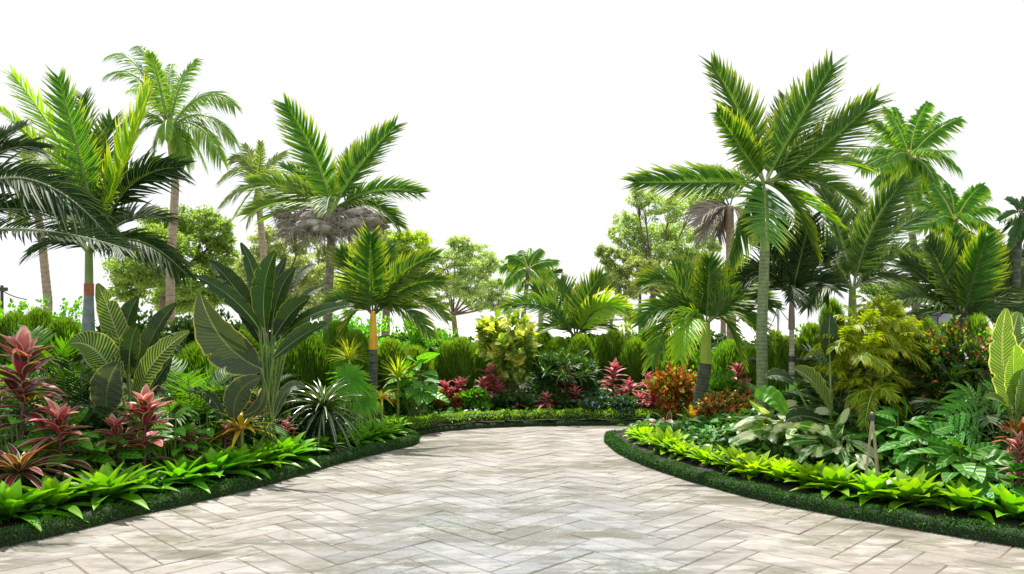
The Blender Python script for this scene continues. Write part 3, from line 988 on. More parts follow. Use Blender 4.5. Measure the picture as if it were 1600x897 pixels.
palm('palm_tree', 'short palm with yellow-orange crown shaft and dark trunk left of the paving', 10.4, (583, 492), 600, [
    (556, 430, 533, 392, .1, .8, 44), (578, 430, 580, 368, -.2, .9, 54), (600, 420, 612, 385, .4, .6, 40), (618, 418, 683, 400, -.1, .7, 42), (632, 435, 693, 440, -.3, .65, 42),
    (640, 440, 698, 500, .1, .5, 38), (620, 450, 672, 525, -.3, .5, 38), (550, 455, 516, 475, -.2, .5, 36), (560, 460, 535, 525, .2, .5, 34), (600, 440, 640, 470, .7, .5, 40)],
    leaf=G['king'], stem=G['stemdark'], bark=G['barkdark'], tr=(.06, .055), ls=0.86, trunk_px=[(583, 640), (583, 590)], rings=12, shaft=(487, 546, .036, .060, G['shaftyel']), n=34)

palm('palm_tree', 'king palm with upright fronds whose crown sits over a grey dead nest-like mass', 12.0, (520, 325), 560, [
    (500, 245, 446, 163, -.1, .85, 52), (555, 262, 617, 198, .1, .7, 54), (590, 285, 656, 302, -.2, .6, 40), (585, 305, 622, 352, .1, .5, 38), (455, 285, 392, 288, .1, .6, 46, None, None, {'leaf': G['coco']}),
    (450, 300, 388, 335, -.3, .5, 44, None, None, {'leaf': G['coco']}), (545, 270, 562, 232, .5, .5, 42), (480, 280, 440, 262, .5, .5, 42), (515, 290, 510, 330, -1.1, .8, 40), (460, 320, 410, 345, .3, .4, 36)],
    leaf=G['king'], stem=G['stem'], bark=G['barkgrey'], tr=(.072, .058), ls=0.86, trunk_px=[(508, 570), (514, 450)], rings=36, n=38, rr=.022)

palm('palm_tree', 'large palm with blue-grey bulging trunk and red collar, its fronds arching over the left bed', 8.0, (139, 395), 600, [
    (105, 225, 20, 116, .1, .7, 46, 150, 345, {'leaf': G['kinglime'], 'vee': 40}), (118, 220, 92, 122, -.1, .75, 52, 150, 345), (188, 290, 233, 150, -.2, .55, 84, 155, 345, {'side': (1, 1), 'vee': 20, 'leaf': G['kinglime']}),
    (188, 262, 280, 262, .1, .75, 66, 152, 388, {'leaf': G['dark'], 'droop': .45}), (215, 345, 290, 428, -.1, .5, 46, 145, 390, {'leaf': G['dark'], 'droop': .6}), (95, 250, 0, 172, -.4, .5, 34, 150, 360, {'leaf': G['kinglime']}),
    (110, 355, 48, 395, .2, .5, 44, None, None, {'leaf': G['dark'], 'droop': .5}), (150, 260, 175, 190, .5, .7, 60), (105, 300, 40, 268, .5, .5, 60), (195, 320, 262, 345, .6, .5, 52, None, None, {'leaf': G['dark']}),
    (170, 360, 196, 400, -.6, .6, 36, None, None, {'leaf': G['dark']}), (130, 200, 130, 150, .5, .7, 50, 145, 340)],
    leaf=G['king'], stem=G['stem'], bark=G['barkblue'], tr=(.06, .045), bulge=.022, trunk_px=[(138, 640), (138, 520)], shaft=(395, 446, .038, .042, G['shaft']), n=34, rr=.02)

palm('palm_tree', 'dark palm outside the left edge whose long glossy fronds reach into view', 7.0, (-95, 335), 700, [
    (35, 205, 172, 372, -.1, .55, 70, None, None, {'n': 48, 'droop': .5}), (40, 335, 205, 392, -.4, .4, 48, -95, 375, {'n': 48, 'droop': .2, 'vee': 20}), (-20, 215, 62, 232, .3, .6, 50, None, None, {'droop': .4}),
    (-30, 230, 40, 195, .6, .6, 40), (0, 320, 110, 335, .5, .5, 54), (-60, 240, 5, 215, .2, .5, 46)],
    leaf=G['dark'], stem=G['stempale'], bark=G['barkgrey'], tr=(.11, .09), n=36, trunk_px=[(-95, 760)], rr=.022)

# collar of the left palm
# tall coconut palms, farther off
palm('coconut_palm', 'tallest slim coconut palm with drooping feathery crown and pinkish tan trunk on the left', 18.0, (265, 200), 560, [
    (212, 62, 168, 88, .3, .4, 26), (220, 88, 166, 118, -.3, .4, 24), (238, 72, 212, 72, .6, .5, 26), (248, 120, 236, 84, -.4, .6, 26), (275, 125, 308, 94, .2, .7, 26), (318, 118, 366, 165, -.2, .5, 30),
    (322, 150, 366, 222, .3, .4, 30), (312, 170, 346, 250, -.4, .4, 30), (228, 165, 200, 240, .2, .4, 28), (222, 150, 186, 200, -.4, .4, 26), (246, 190, 240, 250, .4, .5, 24), (284, 195, 290, 258, -.5, .5, 26),
    (258, 170, 258, 218, -1.2, .9, 22), (262, 110, 268, 100, 1, .4, 26), (300, 150, 330, 150, 1.2, .3, 28), (230, 130, 205, 140, 1.2, .3, 26), (300, 200, 322, 262, .6, .3, 24)],
    leaf=G['coco'], stem=G['stem'], bark=G['barktan'], tr=(.11, .08), trunk_px=[(267, 570), (266, 430), (274, 290)], rings=44, n=40, one=True, droop=.7, vee=5, rr=.03, w=.022, nseg=4)
palm('coconut_palm', 'small pale palm of faded green whose crown shows left of the nest palm', 20.0, (402, 290), 560, [
    (378, 245, 343, 285, .2, .5, 22), (385, 235, 360, 250, -.3, .6, 20), (395, 250, 382, 226, .3, .7, 20), (408, 250, 408, 222, -.2, .7, 20), (420, 250, 447, 238, .3, .6, 20), (430, 255, 455, 266, -.3, .5, 20),
    (380, 285, 345, 322, -.2, .4, 22), (388, 300, 362, 345, .3, .4, 20), (425, 285, 452, 310, .2, .4, 20), (398, 310, 385, 352, -.5, .5, 18), (415, 300, 430, 345, .5, .4, 18)],
    leaf=G['pale'], stem=G['stem'], bark=G['barktan'], tr=(.10, .075), trunk_px=[(413, 560), (412, 400)], n=28, one=True, droop=.5, vee=10, rr=.03, w=.022, nseg=4)
palm('coconut_palm', 'curved bare palm trunk with its crown hidden behind the large left palm', 16.0, (52, 285), 520, [
    (30, 290, 15, 345, .2, .4, 24), (70, 290, 100, 340, -.2, .4, 26), (40, 250, 20, 270, .3, .4, 24), (62, 245, 85, 262, .2, .5, 24), (48, 260, 40, 210, .2, .6, 24), (75, 265, 118, 300, .3, .4, 26), (40, 300, 35, 350, -.6, .4, 24)],
    leaf=G['pale'], stem=G['stem'], bark=G['barktan'], tr=(.09, .07), trunk_px=[(72, 580), (75, 470), (66, 380)], rings=36, n=30, one=True, droop=.5, vee=10, rr=.025, w=.02, nseg=4)
BR = dict(leaf=G['bright'], stem=G['stemy'], bark=G['barkgrey'], one=True, vee=0, rr=.018, nseg=4, ang=(66, 34))
palm('coconut_palm', 'bright green coconut palm with a dense drooping crown, tallest at the right', 16.0, (1421, 245), 560, [
    (1395, 195, 1358, 186, .2, .6, 22), (1405, 190, 1382, 170, -.3, .7, 22), (1425, 195, 1450, 160, .2, .8, 25), (1410, 200, 1398, 168, .5, .6, 22), (1455, 200, 1500, 185, -.2, .6, 22), (1460, 220, 1500, 265, .2, .5, 25),
    (1385, 225, 1334, 236, .1, .5, 22), (1385, 235, 1345, 265, -.4, .5, 22), (1395, 262, 1368, 285, .3, .5, 22), (1450, 250, 1462, 288, -.4, .5, 22), (1418, 262, 1432, 310, -.7, .8, 21), (1410, 230, 1392, 248, -1.2, .8, 21),
    (1440, 225, 1460, 235, -1.2, .7, 22), (1435, 250, 1448, 300, .6, .4, 21), (1400, 215, 1360, 210, .8, .5, 21), (1445, 235, 1490, 235, .9, .5, 21), (1405, 250, 1375, 262, -.9, .5, 21), (1440, 200, 1470, 175, .7, .6, 21), (1445, 255, 1480, 285, .5, .5, 21)], tr=(.085, .06), trunk_px=[(1432, 600), (1430, 400), (1416, 300)], rings=30, n=30, droop=.75, w=.032, **BR)
palm('coconut_palm', 'smaller bright coconut palm with a splayed crown low at the right', 15.0, (1492, 345), 560, [
    (1475, 305, 1458, 290, .2, .7, 21), (1490, 305, 1480, 288, .4, .7, 21), (1515, 300, 1536, 290, -.1, .7, 21), (1525, 315, 1560, 328, .2, .5, 21), (1520, 335, 1556, 360, -.2, .5, 21), (1460, 320, 1428, 312, .2, .5, 21),
    (1460, 335, 1424, 355, -.2, .5, 21), (1475, 355, 1450, 368, .4, .4, 19), (1486, 360, 1482, 392, -.6, .8, 17), (1505, 360, 1528, 378, -.3, .5, 21), (1478, 330, 1462, 345, -1, .8, 17), (1510, 325, 1520, 342, -1, .7, 17), (1505, 315, 1545, 305, .6, .6, 19), (1470, 330, 1440, 335, .8, .5, 19), (1500, 355, 1510, 388, .6, .5, 19), (1465, 310, 1445, 300, .7, .6, 19)],
    tr=(.08, .06), trunk_px=[(1506, 600), (1502, 420)], rings=20, n=28, droop=.7, w=.032, **BR)
palm('coconut_palm', 'small bright coconut palm on a thin pale trunk above the gold variegated shrub', 19.0, (826, 420), 560, [
    (805, 405, 783, 420, .2, .6, 15), (808, 398, 795, 404, -.2, .7, 15), (818, 400, 815, 392, .3, .7, 15), (832, 400, 845, 390, .2, .7, 15), (840, 408, 870, 408, -.2, .6, 15), (845, 415, 868, 430, .3, .5, 15),
    (808, 418, 790, 446, -.3, .5, 15), (815, 430, 808, 450, .3, .4, 13), (838, 425, 850, 445, -.5, .4, 13), (825, 405, 828, 388, .8, .5, 13)],
    tr=(.07, .05), trunk_px=[(815, 600), (817, 500)], n=20, droop=.7, w=.0325, **BR)
palm('coconut_palm', 'faint grey-green palm just behind the small bright coconut palm', 23.0, (847, 448), 560, [
    (830, 430, 812, 455, .2, .5, 14), (835, 425, 820, 430, -.2, .6, 14), (845, 425, 842, 412, .3, .6, 14), (858, 428, 876, 425, .2, .6, 14), (862, 440, 880, 460, -.2, .5, 14), (840, 455, 825, 478, .2, .4, 13), (855, 455, 862, 480, .2, .4, 13)],
    leaf=G['greyg'], stem=G['stem'], bark=G['barkgrey'], tr=(.09, .07), trunk_px=[(845, 600), (845, 500)], n=18, one=True, w=.05, rr=.03, nseg=4)

# shaggy dark palm at the right edge
palm('palm_tree', 'dark shaggy stiff-leaved palm with scaly trunk cut by the right edge', 9.0, (1592, 330), 560, [
    (1585, 318, 1574, 312, .1, .6, 14), (1580, 335, 1562, 345, -.1, .5, 15), (1590, 345, 1566, 365, .2, .4, 14), (1600, 320, 1606, 308, .1, .6, 15), (1610, 330, 1630, 325, .1, .6, 15), (1605, 345, 1625, 365, .1, .5, 15),
    (1590, 355, 1578, 385, -.2, .5, 14), (1600, 360, 1608, 390, -.2, .5, 14)], leaf=G['bushdk'], stem=G['stemdark'], bark=G['barkdark'], tr=(.05, .045), trunk_px=[(1590, 640), (1588, 420)], rings=20, n=12, w=.02, one=True)


# ------------------------------------------------------------------ the nest-like mass under the crown
def nest():
    Y = 12.0
    loc = at(517, 372, Y)
    root = empty('nest', loc, 'grey ragged nest-like mass of dead fibres round the trunk under the palm crown', 'nest')
    mb = MB()
    q = np.random.default_rng(4)
    for i in range(46):
        x = q.uniform(-1, 1)
        c = at(517 + x * 74, 346 + q.uniform(-24, 22) * (1 - .5 * abs(x)), Y) + np.array([0, q.uniform(-.5, .5) * (1 - x * x * .8), 0])
        ball(mb, c, np.array([q.uniform(.10, .26), q.uniform(.12, .22), q.uniform(.03, .09)]), 0, 12, 8, .16, i, q.uniform())
    mb.build('packed_debris', plainmat('grey_debris', (.20, .18, .15), .9, c2=(.55, .51, .45), scale=7), root, loc)
    mb = MB()
    n = 2200
    x = q.uniform(-1, 1, n)
    B = np.array([at(517 + a * 76, 350 + b, Y) for a, b in zip(x, q.uniform(-20, 22, n))])
    B[:, 1] += q.uniform(-.6, .6, n) * (1 - x * x * .7)
    D = np.stack([x * .9 + q.normal(0, .5, n), q.normal(0, .5, n), q.normal(-.25, .4, n)], -1)
    blades(mb, B, D, q.uniform(.10, .28, n), .008, q.normal(0, 1, (n, 3)), .3, 4, 'leaflet', 2, 0)
    mb.build('dry_fibres', G['fibre'], root, loc)


nest()


# red collar on the blue-grey trunk: a part of that palm
def collar():
    root = [o for o in bpy.data.objects if o.get('label', '').startswith('large palm with blue-grey')][0]
    mb = MB()
    a, b = at(139, 462, 8.0), at(139, 443, 8.0)
    tube(mb, bez(a, (a + b) / 2, b, 8), .049, 14)
    mb.build('collar', plainmat('red_collar', (.30, .07, .03), .5, c2=(.42, .14, .05)), root, np.array(root.location))


collar()


# ------------------------------------------------------------------ banana and bird of paradise plants
def banana(label, base, Y, leaves, mat=None, cat='plant', name='broadleaf_plant', group=None):
    """leaves: (bx,by, cx,cy, tx,ty, half width px, depth of tip, normal xyz[, material])"""
    Y = safeY(base[0], Y, .55)
    loc = at(base[0], 0, Y)
    loc[2] = bz(loc[0], Y)
    root = empty(name, loc, label, cat, group)
    q = np.random.default_rng(int(base[0]))
    for k, l in enumerate(leaves):
        bx, by, cx, cy, tx, ty, w, dy, nn = l[:9]
        m_ = l[9] if len(l) > 9 else (mat or G['banana'])
        y0 = Y + dy * .3
        P0, P1, P2 = at(bx, by, y0), at(cx, cy, Y + dy * .65), at(tx, ty, Y + dy)
        P = bez(P0, P1, P2, 90)
        mb = MB()
        tt = np.linspace(0, 1, 90)
        W = mt(w, Y) * prof('paddle', tt)
        W = np.stack([W, W], -1) * (1 + .02 * np.sin(np.linspace(0, 30, 90) + k))[:, None]
        for sd in (0, 1):                      # wind splits along the side veins
            for _ in range(q.integers(1, 4)):
                t0 = q.uniform(.2, .85)
                W[:, sd] *= 1 - q.uniform(.18, .5) * np.exp(-((tt - t0) / .011) ** 2)
        N0 = nrm(np.array(nn, float))[None]
        strips(mb, P[None], N0, W[None], np.array([q.uniform()]), cols=13, fold=.22, ripple=.045, rfreq=7, cup=.12 if k % 2 else -.1)
        # raised midrib with the petiole running down to the base
        f = nrm(P0 - P[3])
        g = loc + np.array([q.normal(0, .03), q.normal(0, .03), 0])
        C = np.vstack([bez(g, (g * .45 + P0 * .55) + f * .10 * np.linalg.norm(P0 - g), P0, 16), P[2:80:3] - N0 * .003])
        rr = np.interp(np.linspace(0, 1, len(C)), [0, .3, 1], [.016, .010, .003]) * (Y / 8)
        lo_ = mb.build('leaf', m_, root, loc)
        mb = MB()
        tube(mb, C, rr, 7, 0)
        mb.build('leaf_stalk', G['petiole'], lo_, loc)
    return root


C_ = (0, -1, 0)
banana('large dark banana-like plant with stiff paddle leaves edged yellow, left of centre', (420, 640), 8.0, [
    (407, 505, 405, 430, 376, 379, 13, .3, (.5, -1, .2)), (414, 512, 405, 440, 431, 392, 20, -.1, (-.2, -1, .1)), (425, 515, 430, 450, 461, 418, 18, .2, (-.3, -1, .2)), (430, 525, 455, 480, 485, 465, 20, -.2, (-.2, -1, .5)),
    (440, 528, 480, 482, 554, 476, 15, -.3, (.1, -1, .9)), (404, 516, 370, 440, 326, 407, 17, .2, (.5, -1, .5)), (404, 512, 360, 450, 297, 429, 14, -.2, (.3, -1, .6), G['banana']),
    (408, 576, 340, 550, 313, 460, 34, -.5, (-.25, -1, .25), G['bananagrey']), (462, 445, 470, 420, 494, 413, 9, .3, (0, -1, .7), G['bananagrey']), (466, 478, 480, 455, 508, 447, 9, .3, (0, -1, .8), G['bananagrey']),
    (420, 540, 440, 500, 470, 492, 16, .4, (0, -1, .5)), (410, 540, 380, 470, 356, 430, 15, .35, (.3, -1, .3)), (418, 520, 420, 450, 447, 402, 15, .4, (-.3, -1, .1)),
    (428, 560, 470, 520, 512, 505, 16, -.4, (-.2, -1, .6)), (402, 560, 365, 520, 335, 500, 14, .3, (.3, -1, .5))])
banana('bird of paradise plant with upright ribbed paddle leaves beside the blue-grey trunk', (206, 650), 7.4, [
    (201, 590, 180, 500, 152, 443, 20, .1, (.2, -1, .15), G['bananastripe']), (197, 560, 190, 500, 216, 464, 20, .3, (-.1, -1, .1)), (202, 585, 200, 530, 217, 506, 17, -.2, (0, -1, .1)),
    (212, 600, 236, 510, 276, 474, 19, .2, (-.3, -1, .2)), (214, 630, 225, 560, 296, 518, 24, -.3, (-.2, -1, .5), G['bananastripe']), (186, 600, 150, 525, 108, 538, 27, -.3, (.2, -1, .9), G['bananastripe']),
    (168, 648, 160, 600, 186, 566, 26, -.4, (.2, -1, .1), G['bananagrey']), (205, 600, 150, 545, 165, 500, 16, .4, (.3, -1, .1)), (214, 640, 240, 600, 268, 560, 18, .3, (-.2, -1, .3))])
banana('low plant with grey-green leaves curling under, yellow rimmed, beneath the dark banana plant', (378, 668), 7.2, [
    (366, 655, 360, 605, 408, 590, 20, -.3, (.5, -1, .3), G['bananagrey']), (380, 650, 420, 640, 412, 604, 13, -.2, (-.3, -1, .4), G['bananagrey']), (430, 650, 445, 590, 478, 606, 12, -.2, (0, -1, .9), G['bananagrey']),
    (300, 670, 270, 620, 255, 636, 16, -.2, (-.5, -1, .3), G['bananagrey']), (350, 660, 330, 600, 290, 612, 10, .2, (0, -1, .8), G['bananagrey'])])
banana('banana plant with a striped drooping leaf and a dark upright leaf beside the golden palm', (1303, 690), 7.6, [
    (1297, 565, 1294, 520, 1297, 491, 17, .2, (0, -1, .05)), (1296, 640, 1275, 590, 1240, 576, 20, -.3, (.5, -1, .7), G['bananastripe']), (1240, 600, 1222, 580, 1196, 590, 17, -.1, (0, -.7, .9), G['banana']),
    (1300, 610, 1290, 585, 1268, 592, 12, .2, (0, -1, .9)), (1230, 650, 1200, 600, 1180, 622, 18, .2, (.2, -1, .6), G['heart']), (1320, 640, 1330, 590, 1350, 575, 16, .2, (-.3, -1, .3)), (1290, 660, 1250, 640, 1225, 660, 15, -.2, (0, -1, .8), G['banana'])])
banana('huge ribbed lime green banana leaves standing at the right edge', (1584, 690), 6.4, [
    (1580, 640, 1556, 560, 1572, 482, 26, -.1, (.1, -1, .15), G['bananalime']), (1586, 636, 1580, 570, 1585, 540, 22, -.5, (0, -1, .1), G['bananalime']), (1590, 640, 1610, 560, 1640, 500, 28, .1, (-.3, -1, .2), G['bananalime']), (1584, 620, 1572, 540, 1592, 488, 24, .3, (-.4, -1, .1), G['bananalime']), (1592, 650, 1600, 590, 1604, 560, 16, -.6, (0, -1, .3), G['bananalime']),
    (1580, 650, 1565, 618, 1540, 622, 12, -.4, (0, -1, 1), G['bananastripe']), (1590, 650, 1610, 630, 1630, 650, 16, -.4, (0, -1, 1), G['bananastripe'])])


# ------------------------------------------------------------------ cordylines
def cordyline(label, Y, heads, group=None, scale=1.0):
    """heads: (x, base row, top row, spread px, leafy fraction)"""
    Y = max(safeY(h[0], Y, .5) for h in heads)
    x0 = heads[0][0]
    loc = at(x0, 0, Y)
    loc[2] = bz(loc[0], Y)
    root = empty('cordyline', loc, label, 'cordyline', group)
    for hi, (x, yb, yt, sp, top) in enumerate(heads):
        q = np.random.default_rng(int(x * 3 + hi))
        Pt = at(x, yt, Y + q.uniform(-.1, .1))
        g = np.array([Pt[0] * .85 + loc[0] * .15, loc[1], loc[2]])
        Lh = Pt[2] - loc[2]
        st = MB()
        S = bez(g, (g + Pt) / 2 + [q.normal(0, .03), q.normal(0, .03), 0], Pt - [0, 0, Lh * .06], 14)
        tube(st, S, np.linspace(.022, .010, 14) * scale, 7)
        mb = MB()
        n = int(22 + 30 * (Lh / 1.0))
        k = np.arange(n)
        f = np.sqrt((k + .5) / n)            # 0 bottom .. 1 top
        az = k * 2.39996 + q.uniform(-.3, .3, n)
        H = np.stack([np.cos(az), np.sin(az), np.zeros(n)], -1)
        e = np.radians(14 + 52 * f ** 3 + q.normal(0, 13, n))
        D = H * np.cos(e)[:, None] + np.array([0, 0, 1.0]) * np.sin(e)[:, None]
        U = -H * np.sin(e)[:, None] + np.array([0, 0, 1.0]) * np.cos(e)[:, None]
        z = g[2] + (Pt[2] - g[2]) * (.18 + .80 * f)
        i = np.clip(((z - g[2]) / (Pt[2] - g[2]) * 13).astype(int), 0, 13)
        B = S[i].copy()
        B[:, 2] = z
        Ls = mt(sp, Y)
        ln = Ls * (1.35 - .6 * f ** 2.5) * q.uniform(.7, 1.2, n)
        grp = np.where(f > .93, 2, np.where(q.uniform(size=n) < (.10 + .45 * f), 0, 1))
        for gi in range(3):
            s = grp == gi
            if s.sum():
                blades(mb, B[s], D[s], ln[s], (.165 if gi < 2 else .19) * ln[s], U[s], .10, 7, 'lance', 5, .35, mat=gi, curl=.28 * (1 - f[s] * .6))
        mb.build('leaf_head', [G['cordfar'], G['cordpink'], G['cordfar']] if Y > 10.5 else [G['cordpink'], G['cordgreen'], G['cordtop']], root, loc)
        st.build('stem', G['cordstem'], root, loc)
    return root


cordyline('tallest pink and cream cordyline with stacked striped leaves near the left edge', 6.7, [(36, 740, 548, 58, 1)])
cordyline('crimson cordyline head leaning right beside the tallest cordyline', 6.6, [(88, 730, 648, 44, 1)])
cordyline('pink topped cordyline with pale rimmed leaves, largest in the middle of the left bed', 7.0, [(228, 730, 630, 46, 1), (176, 730, 664, 34, 1)])
cordyline('small pink cordyline just right of the large pink topped one', 7.4, [(298, 715, 678, 26, 1)])
cordyline('small pink cordyline under the curled grey-green leaves', 7.2, [(408, 690, 626, 28, 1), (446, 700, 664, 22, 1)])
cordyline('tiny pink flowered cordyline among ferny litter left of the dark strap plant', 7.0, [(355, 700, 668, 20, 1)])
for i, (lab, Y, hd) in enumerate([
        ('pink cordyline thicket at the left end of the far lime hedge', 12.2, [(694, 650, 605, 20, 1), (722, 650, 598, 20, 1), (708, 650, 616, 20, 1), (735, 655, 622, 18, 1)]),
        ('twin-headed pink cordyline in front of the gold variegated shrub', 12.3, [(765, 650, 578, 19, 1), (756, 650, 600, 22, 1), (778, 650, 608, 20, 1)]),
        ('slim pink cordyline against the dark needle shrub', 12.2, [(882, 650, 576, 17, 1)]),
        ('low red cordyline at the foot of the dark needle shrub', 11.9, [(853, 650, 618, 14, 1)]),
        ('pale pink cordyline above the blue flowers', 12.4, [(962, 650, 572, 20, 1), (984, 650, 602, 20, 1), (972, 655, 618, 18, 1)]),
        ('short pink cordyline at the right foot of the gold variegated shrub', 12.1, [(808, 652, 620, 16, 1)]),
        ('pink cordyline with two low heads left of the blue flowers', 12.2, [(898, 650, 612, 16, 1), (868, 650, 604, 15, 1)]),
        ('low pink cordyline nearest the right border tip', 10.9, [(1000, 660, 622, 18, 1), (1040, 662, 640, 20, 1)]),
        ('pink cordyline between the blue flowers and the rust shrub', 11.2, [(1018, 660, 612, 24, 1), (1030, 660, 628, 22, 1)]),
        ('round headed pink cordyline behind the rust shrub', 12.6, [(1013, 650, 588, 15, 1)]),
        ('pink cordyline between the squat palm and the king palm', 11.2, [(1153, 650, 574, 20, 1), (1166, 650, 598, 18, 1)])]):
    cordyline(lab, Y, hd, 'pink cordylines round the far bed', 1.0)
cordyline('small pink and cream cordyline at the right edge above the bromeliads', 6.0, [(1592, 760, 690, 30, 1)])
# ------------------------------------------------------------------ shrubs
def shrub(name, label, px, top, bot, hw, Y, leaf, n=4000, ls=.06, lw=.3, depth=None, clumps=9, extra=None, cat='shrub', group=None,
          kind='lance', up=.5, stem=True, seed=None, lump=.22, core=False, droop=.15, cols=3, seg=4, inner=.5):
    """leafy bush filling an uneven ellipsoid; px centre column, top/bottom rows, half width px"""
    q = np.random.default_rng(seed if seed is not None else int(px + top))
    Y = safeY(px, Y, (.9 if px < 700 and Y < 10.5 else .35)) if Y < 15 else Y
    zb = max(at(px, bot, Y)[2], bz(at(px, 0, Y)[0], Y))
    zt = max(at(px, top, Y)[2], zb + .25)
    cx = at(px, 0, Y)[0]
    W = mt(hw, Y)
    Dp = depth or W * .8
    loc = np.array([cx, Y, bz(cx, Y)])
    root = empty(name, loc, label, cat, group)
    c0 = np.array([cx, Y, (zt + zb) / 2])
    R0 = np.array([W * .95, Dp, (zt - zb) / 2 * .93])
    # clump centres inside the envelope
    cc = sph(clumps, q) * (q.uniform(.35, .85, (clumps, 1)))
    cr = q.uniform(.22, .48, clumps)
    cc = np.vstack([cc, [[0, 0, -.1]]])
    cr = np.r_[cr, .5]
    pick = q.choice(len(cr), n, p=cr ** 2 / np.sum(cr ** 2))
    d = sph(n, q)
    rad = q.uniform(0, 1, n) ** inner
    pos = cc[pick] + d * (cr[pick] * rad)[:, None]
    pos = pos[np.linalg.norm(pos, axis=1) < 1.12]
    # loose shoots poking out of the outline
    ns = int(len(pos) * .13)
    sd = sph(26, q)
    sd[:, 2] = np.abs(sd[:, 2]) * 1.2 + .1
    sd = nrm(sd)
    sl = q.uniform(1.05, 1.38, 26)
    ki = q.integers(0, 26, ns)
    sp_ = sd[ki] * (.6 + (sl[ki] - .6) * q.uniform(0, 1, ns))[:, None] + q.normal(0, .035, (ns, 3))
    pos = np.vstack([pos, sp_])
    B = c0 + pos * R0
    B = B[B[:, 2] > loc[2] + .01]
    n = len(B)
    outd = nrm((B - c0) / R0)
    D = nrm(outd * .6 + sph(n, q) * .75 + np.array([0, 0, up]))
    Nn = nrm(outd * .5 + sph(n, q) * .5 + np.array([0, 0, .7]))
    mats = [leaf] + [e[0] for e in (extra or [])]
    who = np.zeros(n, int)
    if extra:
        x = q.uniform(size=n)
        acc = 0
        topness = np.clip(np.linalg.norm((B - c0) / R0, axis=1), 0, 1)
        for i, e in enumerate(extra):
            m_ = (x >= acc) & (x < acc + e[1]) & (topness > e[2])
            who[m_] = i + 1
            acc += e[1]
    mb = MB()
    fb = MB()
    isf = lambda m_: 'flower' in m_.name
    fm = [m_ for m_ in mats if isf(m_)]
    lm_ = [m_ for m_ in mats if not isf(m_)]
    for i in range(len(mats)):
        s = who == i
        if s.sum():
            k = 1.0 if i == 0 or len(extra[i - 1]) < 4 else extra[i - 1][3]
            l_ = ls * q.uniform(.7, 1.3, s.sum()) * k
            fl = isf(mats[i])
            blades(fb if fl else mb, B[s], D[s], l_, l_ * lw, Nn[s], droop, seg, kind, cols, .15, mat=(fm if fl else lm_).index(mats[i]))
    mb.build('foliage', lm_, root, loc)
    if fm and fb.n:
        fb.build('blossoms', fm, root, loc)
    if stem:
        sb = MB()
        for i in range(min(clumps, 8)):
            e = c0 + cc[i] * R0
            g = loc + [q.normal(0, .04), q.normal(0, .04), 0]
            tube(sb, bez(g, (g + e) / 2 + q.normal(0, .04, 3), e, 8), np.linspace(.02, .006, 8) * max(1, W), 5)
        sb.build('stems', G['barktree'], root, loc)
    return root


def brush(label, px, top, bot, hw, Y, mat, n=6000, cat='conifer shrub', group=None, name='conifer_shrub', seed=None, bl=.17, fuzz=.6):
    """soft rounded column of upright needles"""
    q = np.random.default_rng(seed if seed is not None else int(px * 7 + top))
    Y = safeY(px, Y, .5)
    zt = at(px, top, Y)[2]
    cx = at(px, 0, Y)[0]
    W = mt(hw, Y)
    loc = np.array([cx, Y, bz(cx, Y)])
    root = empty(name, loc, label, cat, group)
    Hh = zt - loc[2]
    t = q.uniform(0, 1, n) ** .75
    prof_ = np.maximum(1 - ((t - .36) / .64) ** 2, .0) ** .62
    prof_ = np.where(t < .36, .78 + .22 * t / .36, prof_)
    az = q.uniform(0, 6.283, n)
    rr = q.uniform(.35, 1, n) ** .5 * (1 + .12 * np.sin(az * 3 + seed_phase(px) + t * 2) + .10 * np.sin(az * 6 + t * 9)) * q.uniform(.9, 1.12, n)
    H = np.stack([np.cos(az), np.sin(az), np.zeros(n)], -1)
    B = loc + H * (rr * prof_ * W)[:, None] + np.array([0, 0, 1.0]) * (t * (Hh - bl * .6))[:, None]
    D = nrm(H * .32 + np.array([0, 0, 1.0]) + sph(n, q) * fuzz * .5)
    l_ = bl * q.uniform(.6, 1.15, n)
    mb = MB()
    blades(mb, B, D, l_, .007 + .005 * q.uniform(size=n), nrm(H + sph(n, q) * .6), -.05, 3, 'leaflet', 2, 0)
    mb.build('foliage', mat, root, loc)
    tb = MB()
    tube(tb, bez(loc, loc + [0, 0, Hh * .3], loc + [0, 0, Hh * .7], 6), [.05, .045, .04, .03, .02, .01], 6)
    tb.build('stem', G['barktree'], root, loc)
    return root


def seed_phase(x):
    return (x * .37) % 6.28


# ferny and bushy masses of the left bed, back to front
gbb = 'rounded bright bushes behind the left bed'
shrub('bush', 'bright green loose bush by the utility pole at the left edge', 20, 478, 620, 62, 12.5, G['bush'], 5200, .075, .32, group=gbb)
shrub('bush', 'bright green loose bush between the left edge and the blue-grey trunk', 92, 474, 620, 62, 13.0, G['bush'], 5200, .075, .32, group=gbb)
shrub('bush', 'mid green bush right behind the bird of paradise plant', 205, 488, 640, 62, 12.0, G['bushdk'], 4200, .08, .3)
shrub('bush', 'dull green bush behind the dark banana plant', 330, 492, 640, 80, 12.0, G['bushdk'], 5200, .08, .3)
shrub('bush', 'pale bush with mauve flowers seen between the two banana plants', 318, 492, 560, 30, 15.0, G['bush'], 1600, .08, .3, extra=[(G['pinkf'], .4, .4)])
shrub('bush', 'soft yellow green bush behind the yellow-shafted palm', 560, 492, 640, 60, 13.2, G['bush'], 4200, .08, .25)
shrub('bush', 'rounded soft bush of fresh green right of the yellow-shafted palm', 642, 498, 600, 45, 12.8, G['bush'], 5200, .06, .18, group=gbb)
shrub('bush', 'small rounded fresh green bush left of the double conifer', 700, 514, 600, 30, 13.6, G['bush'], 2600, .06, .18, group=gbb)

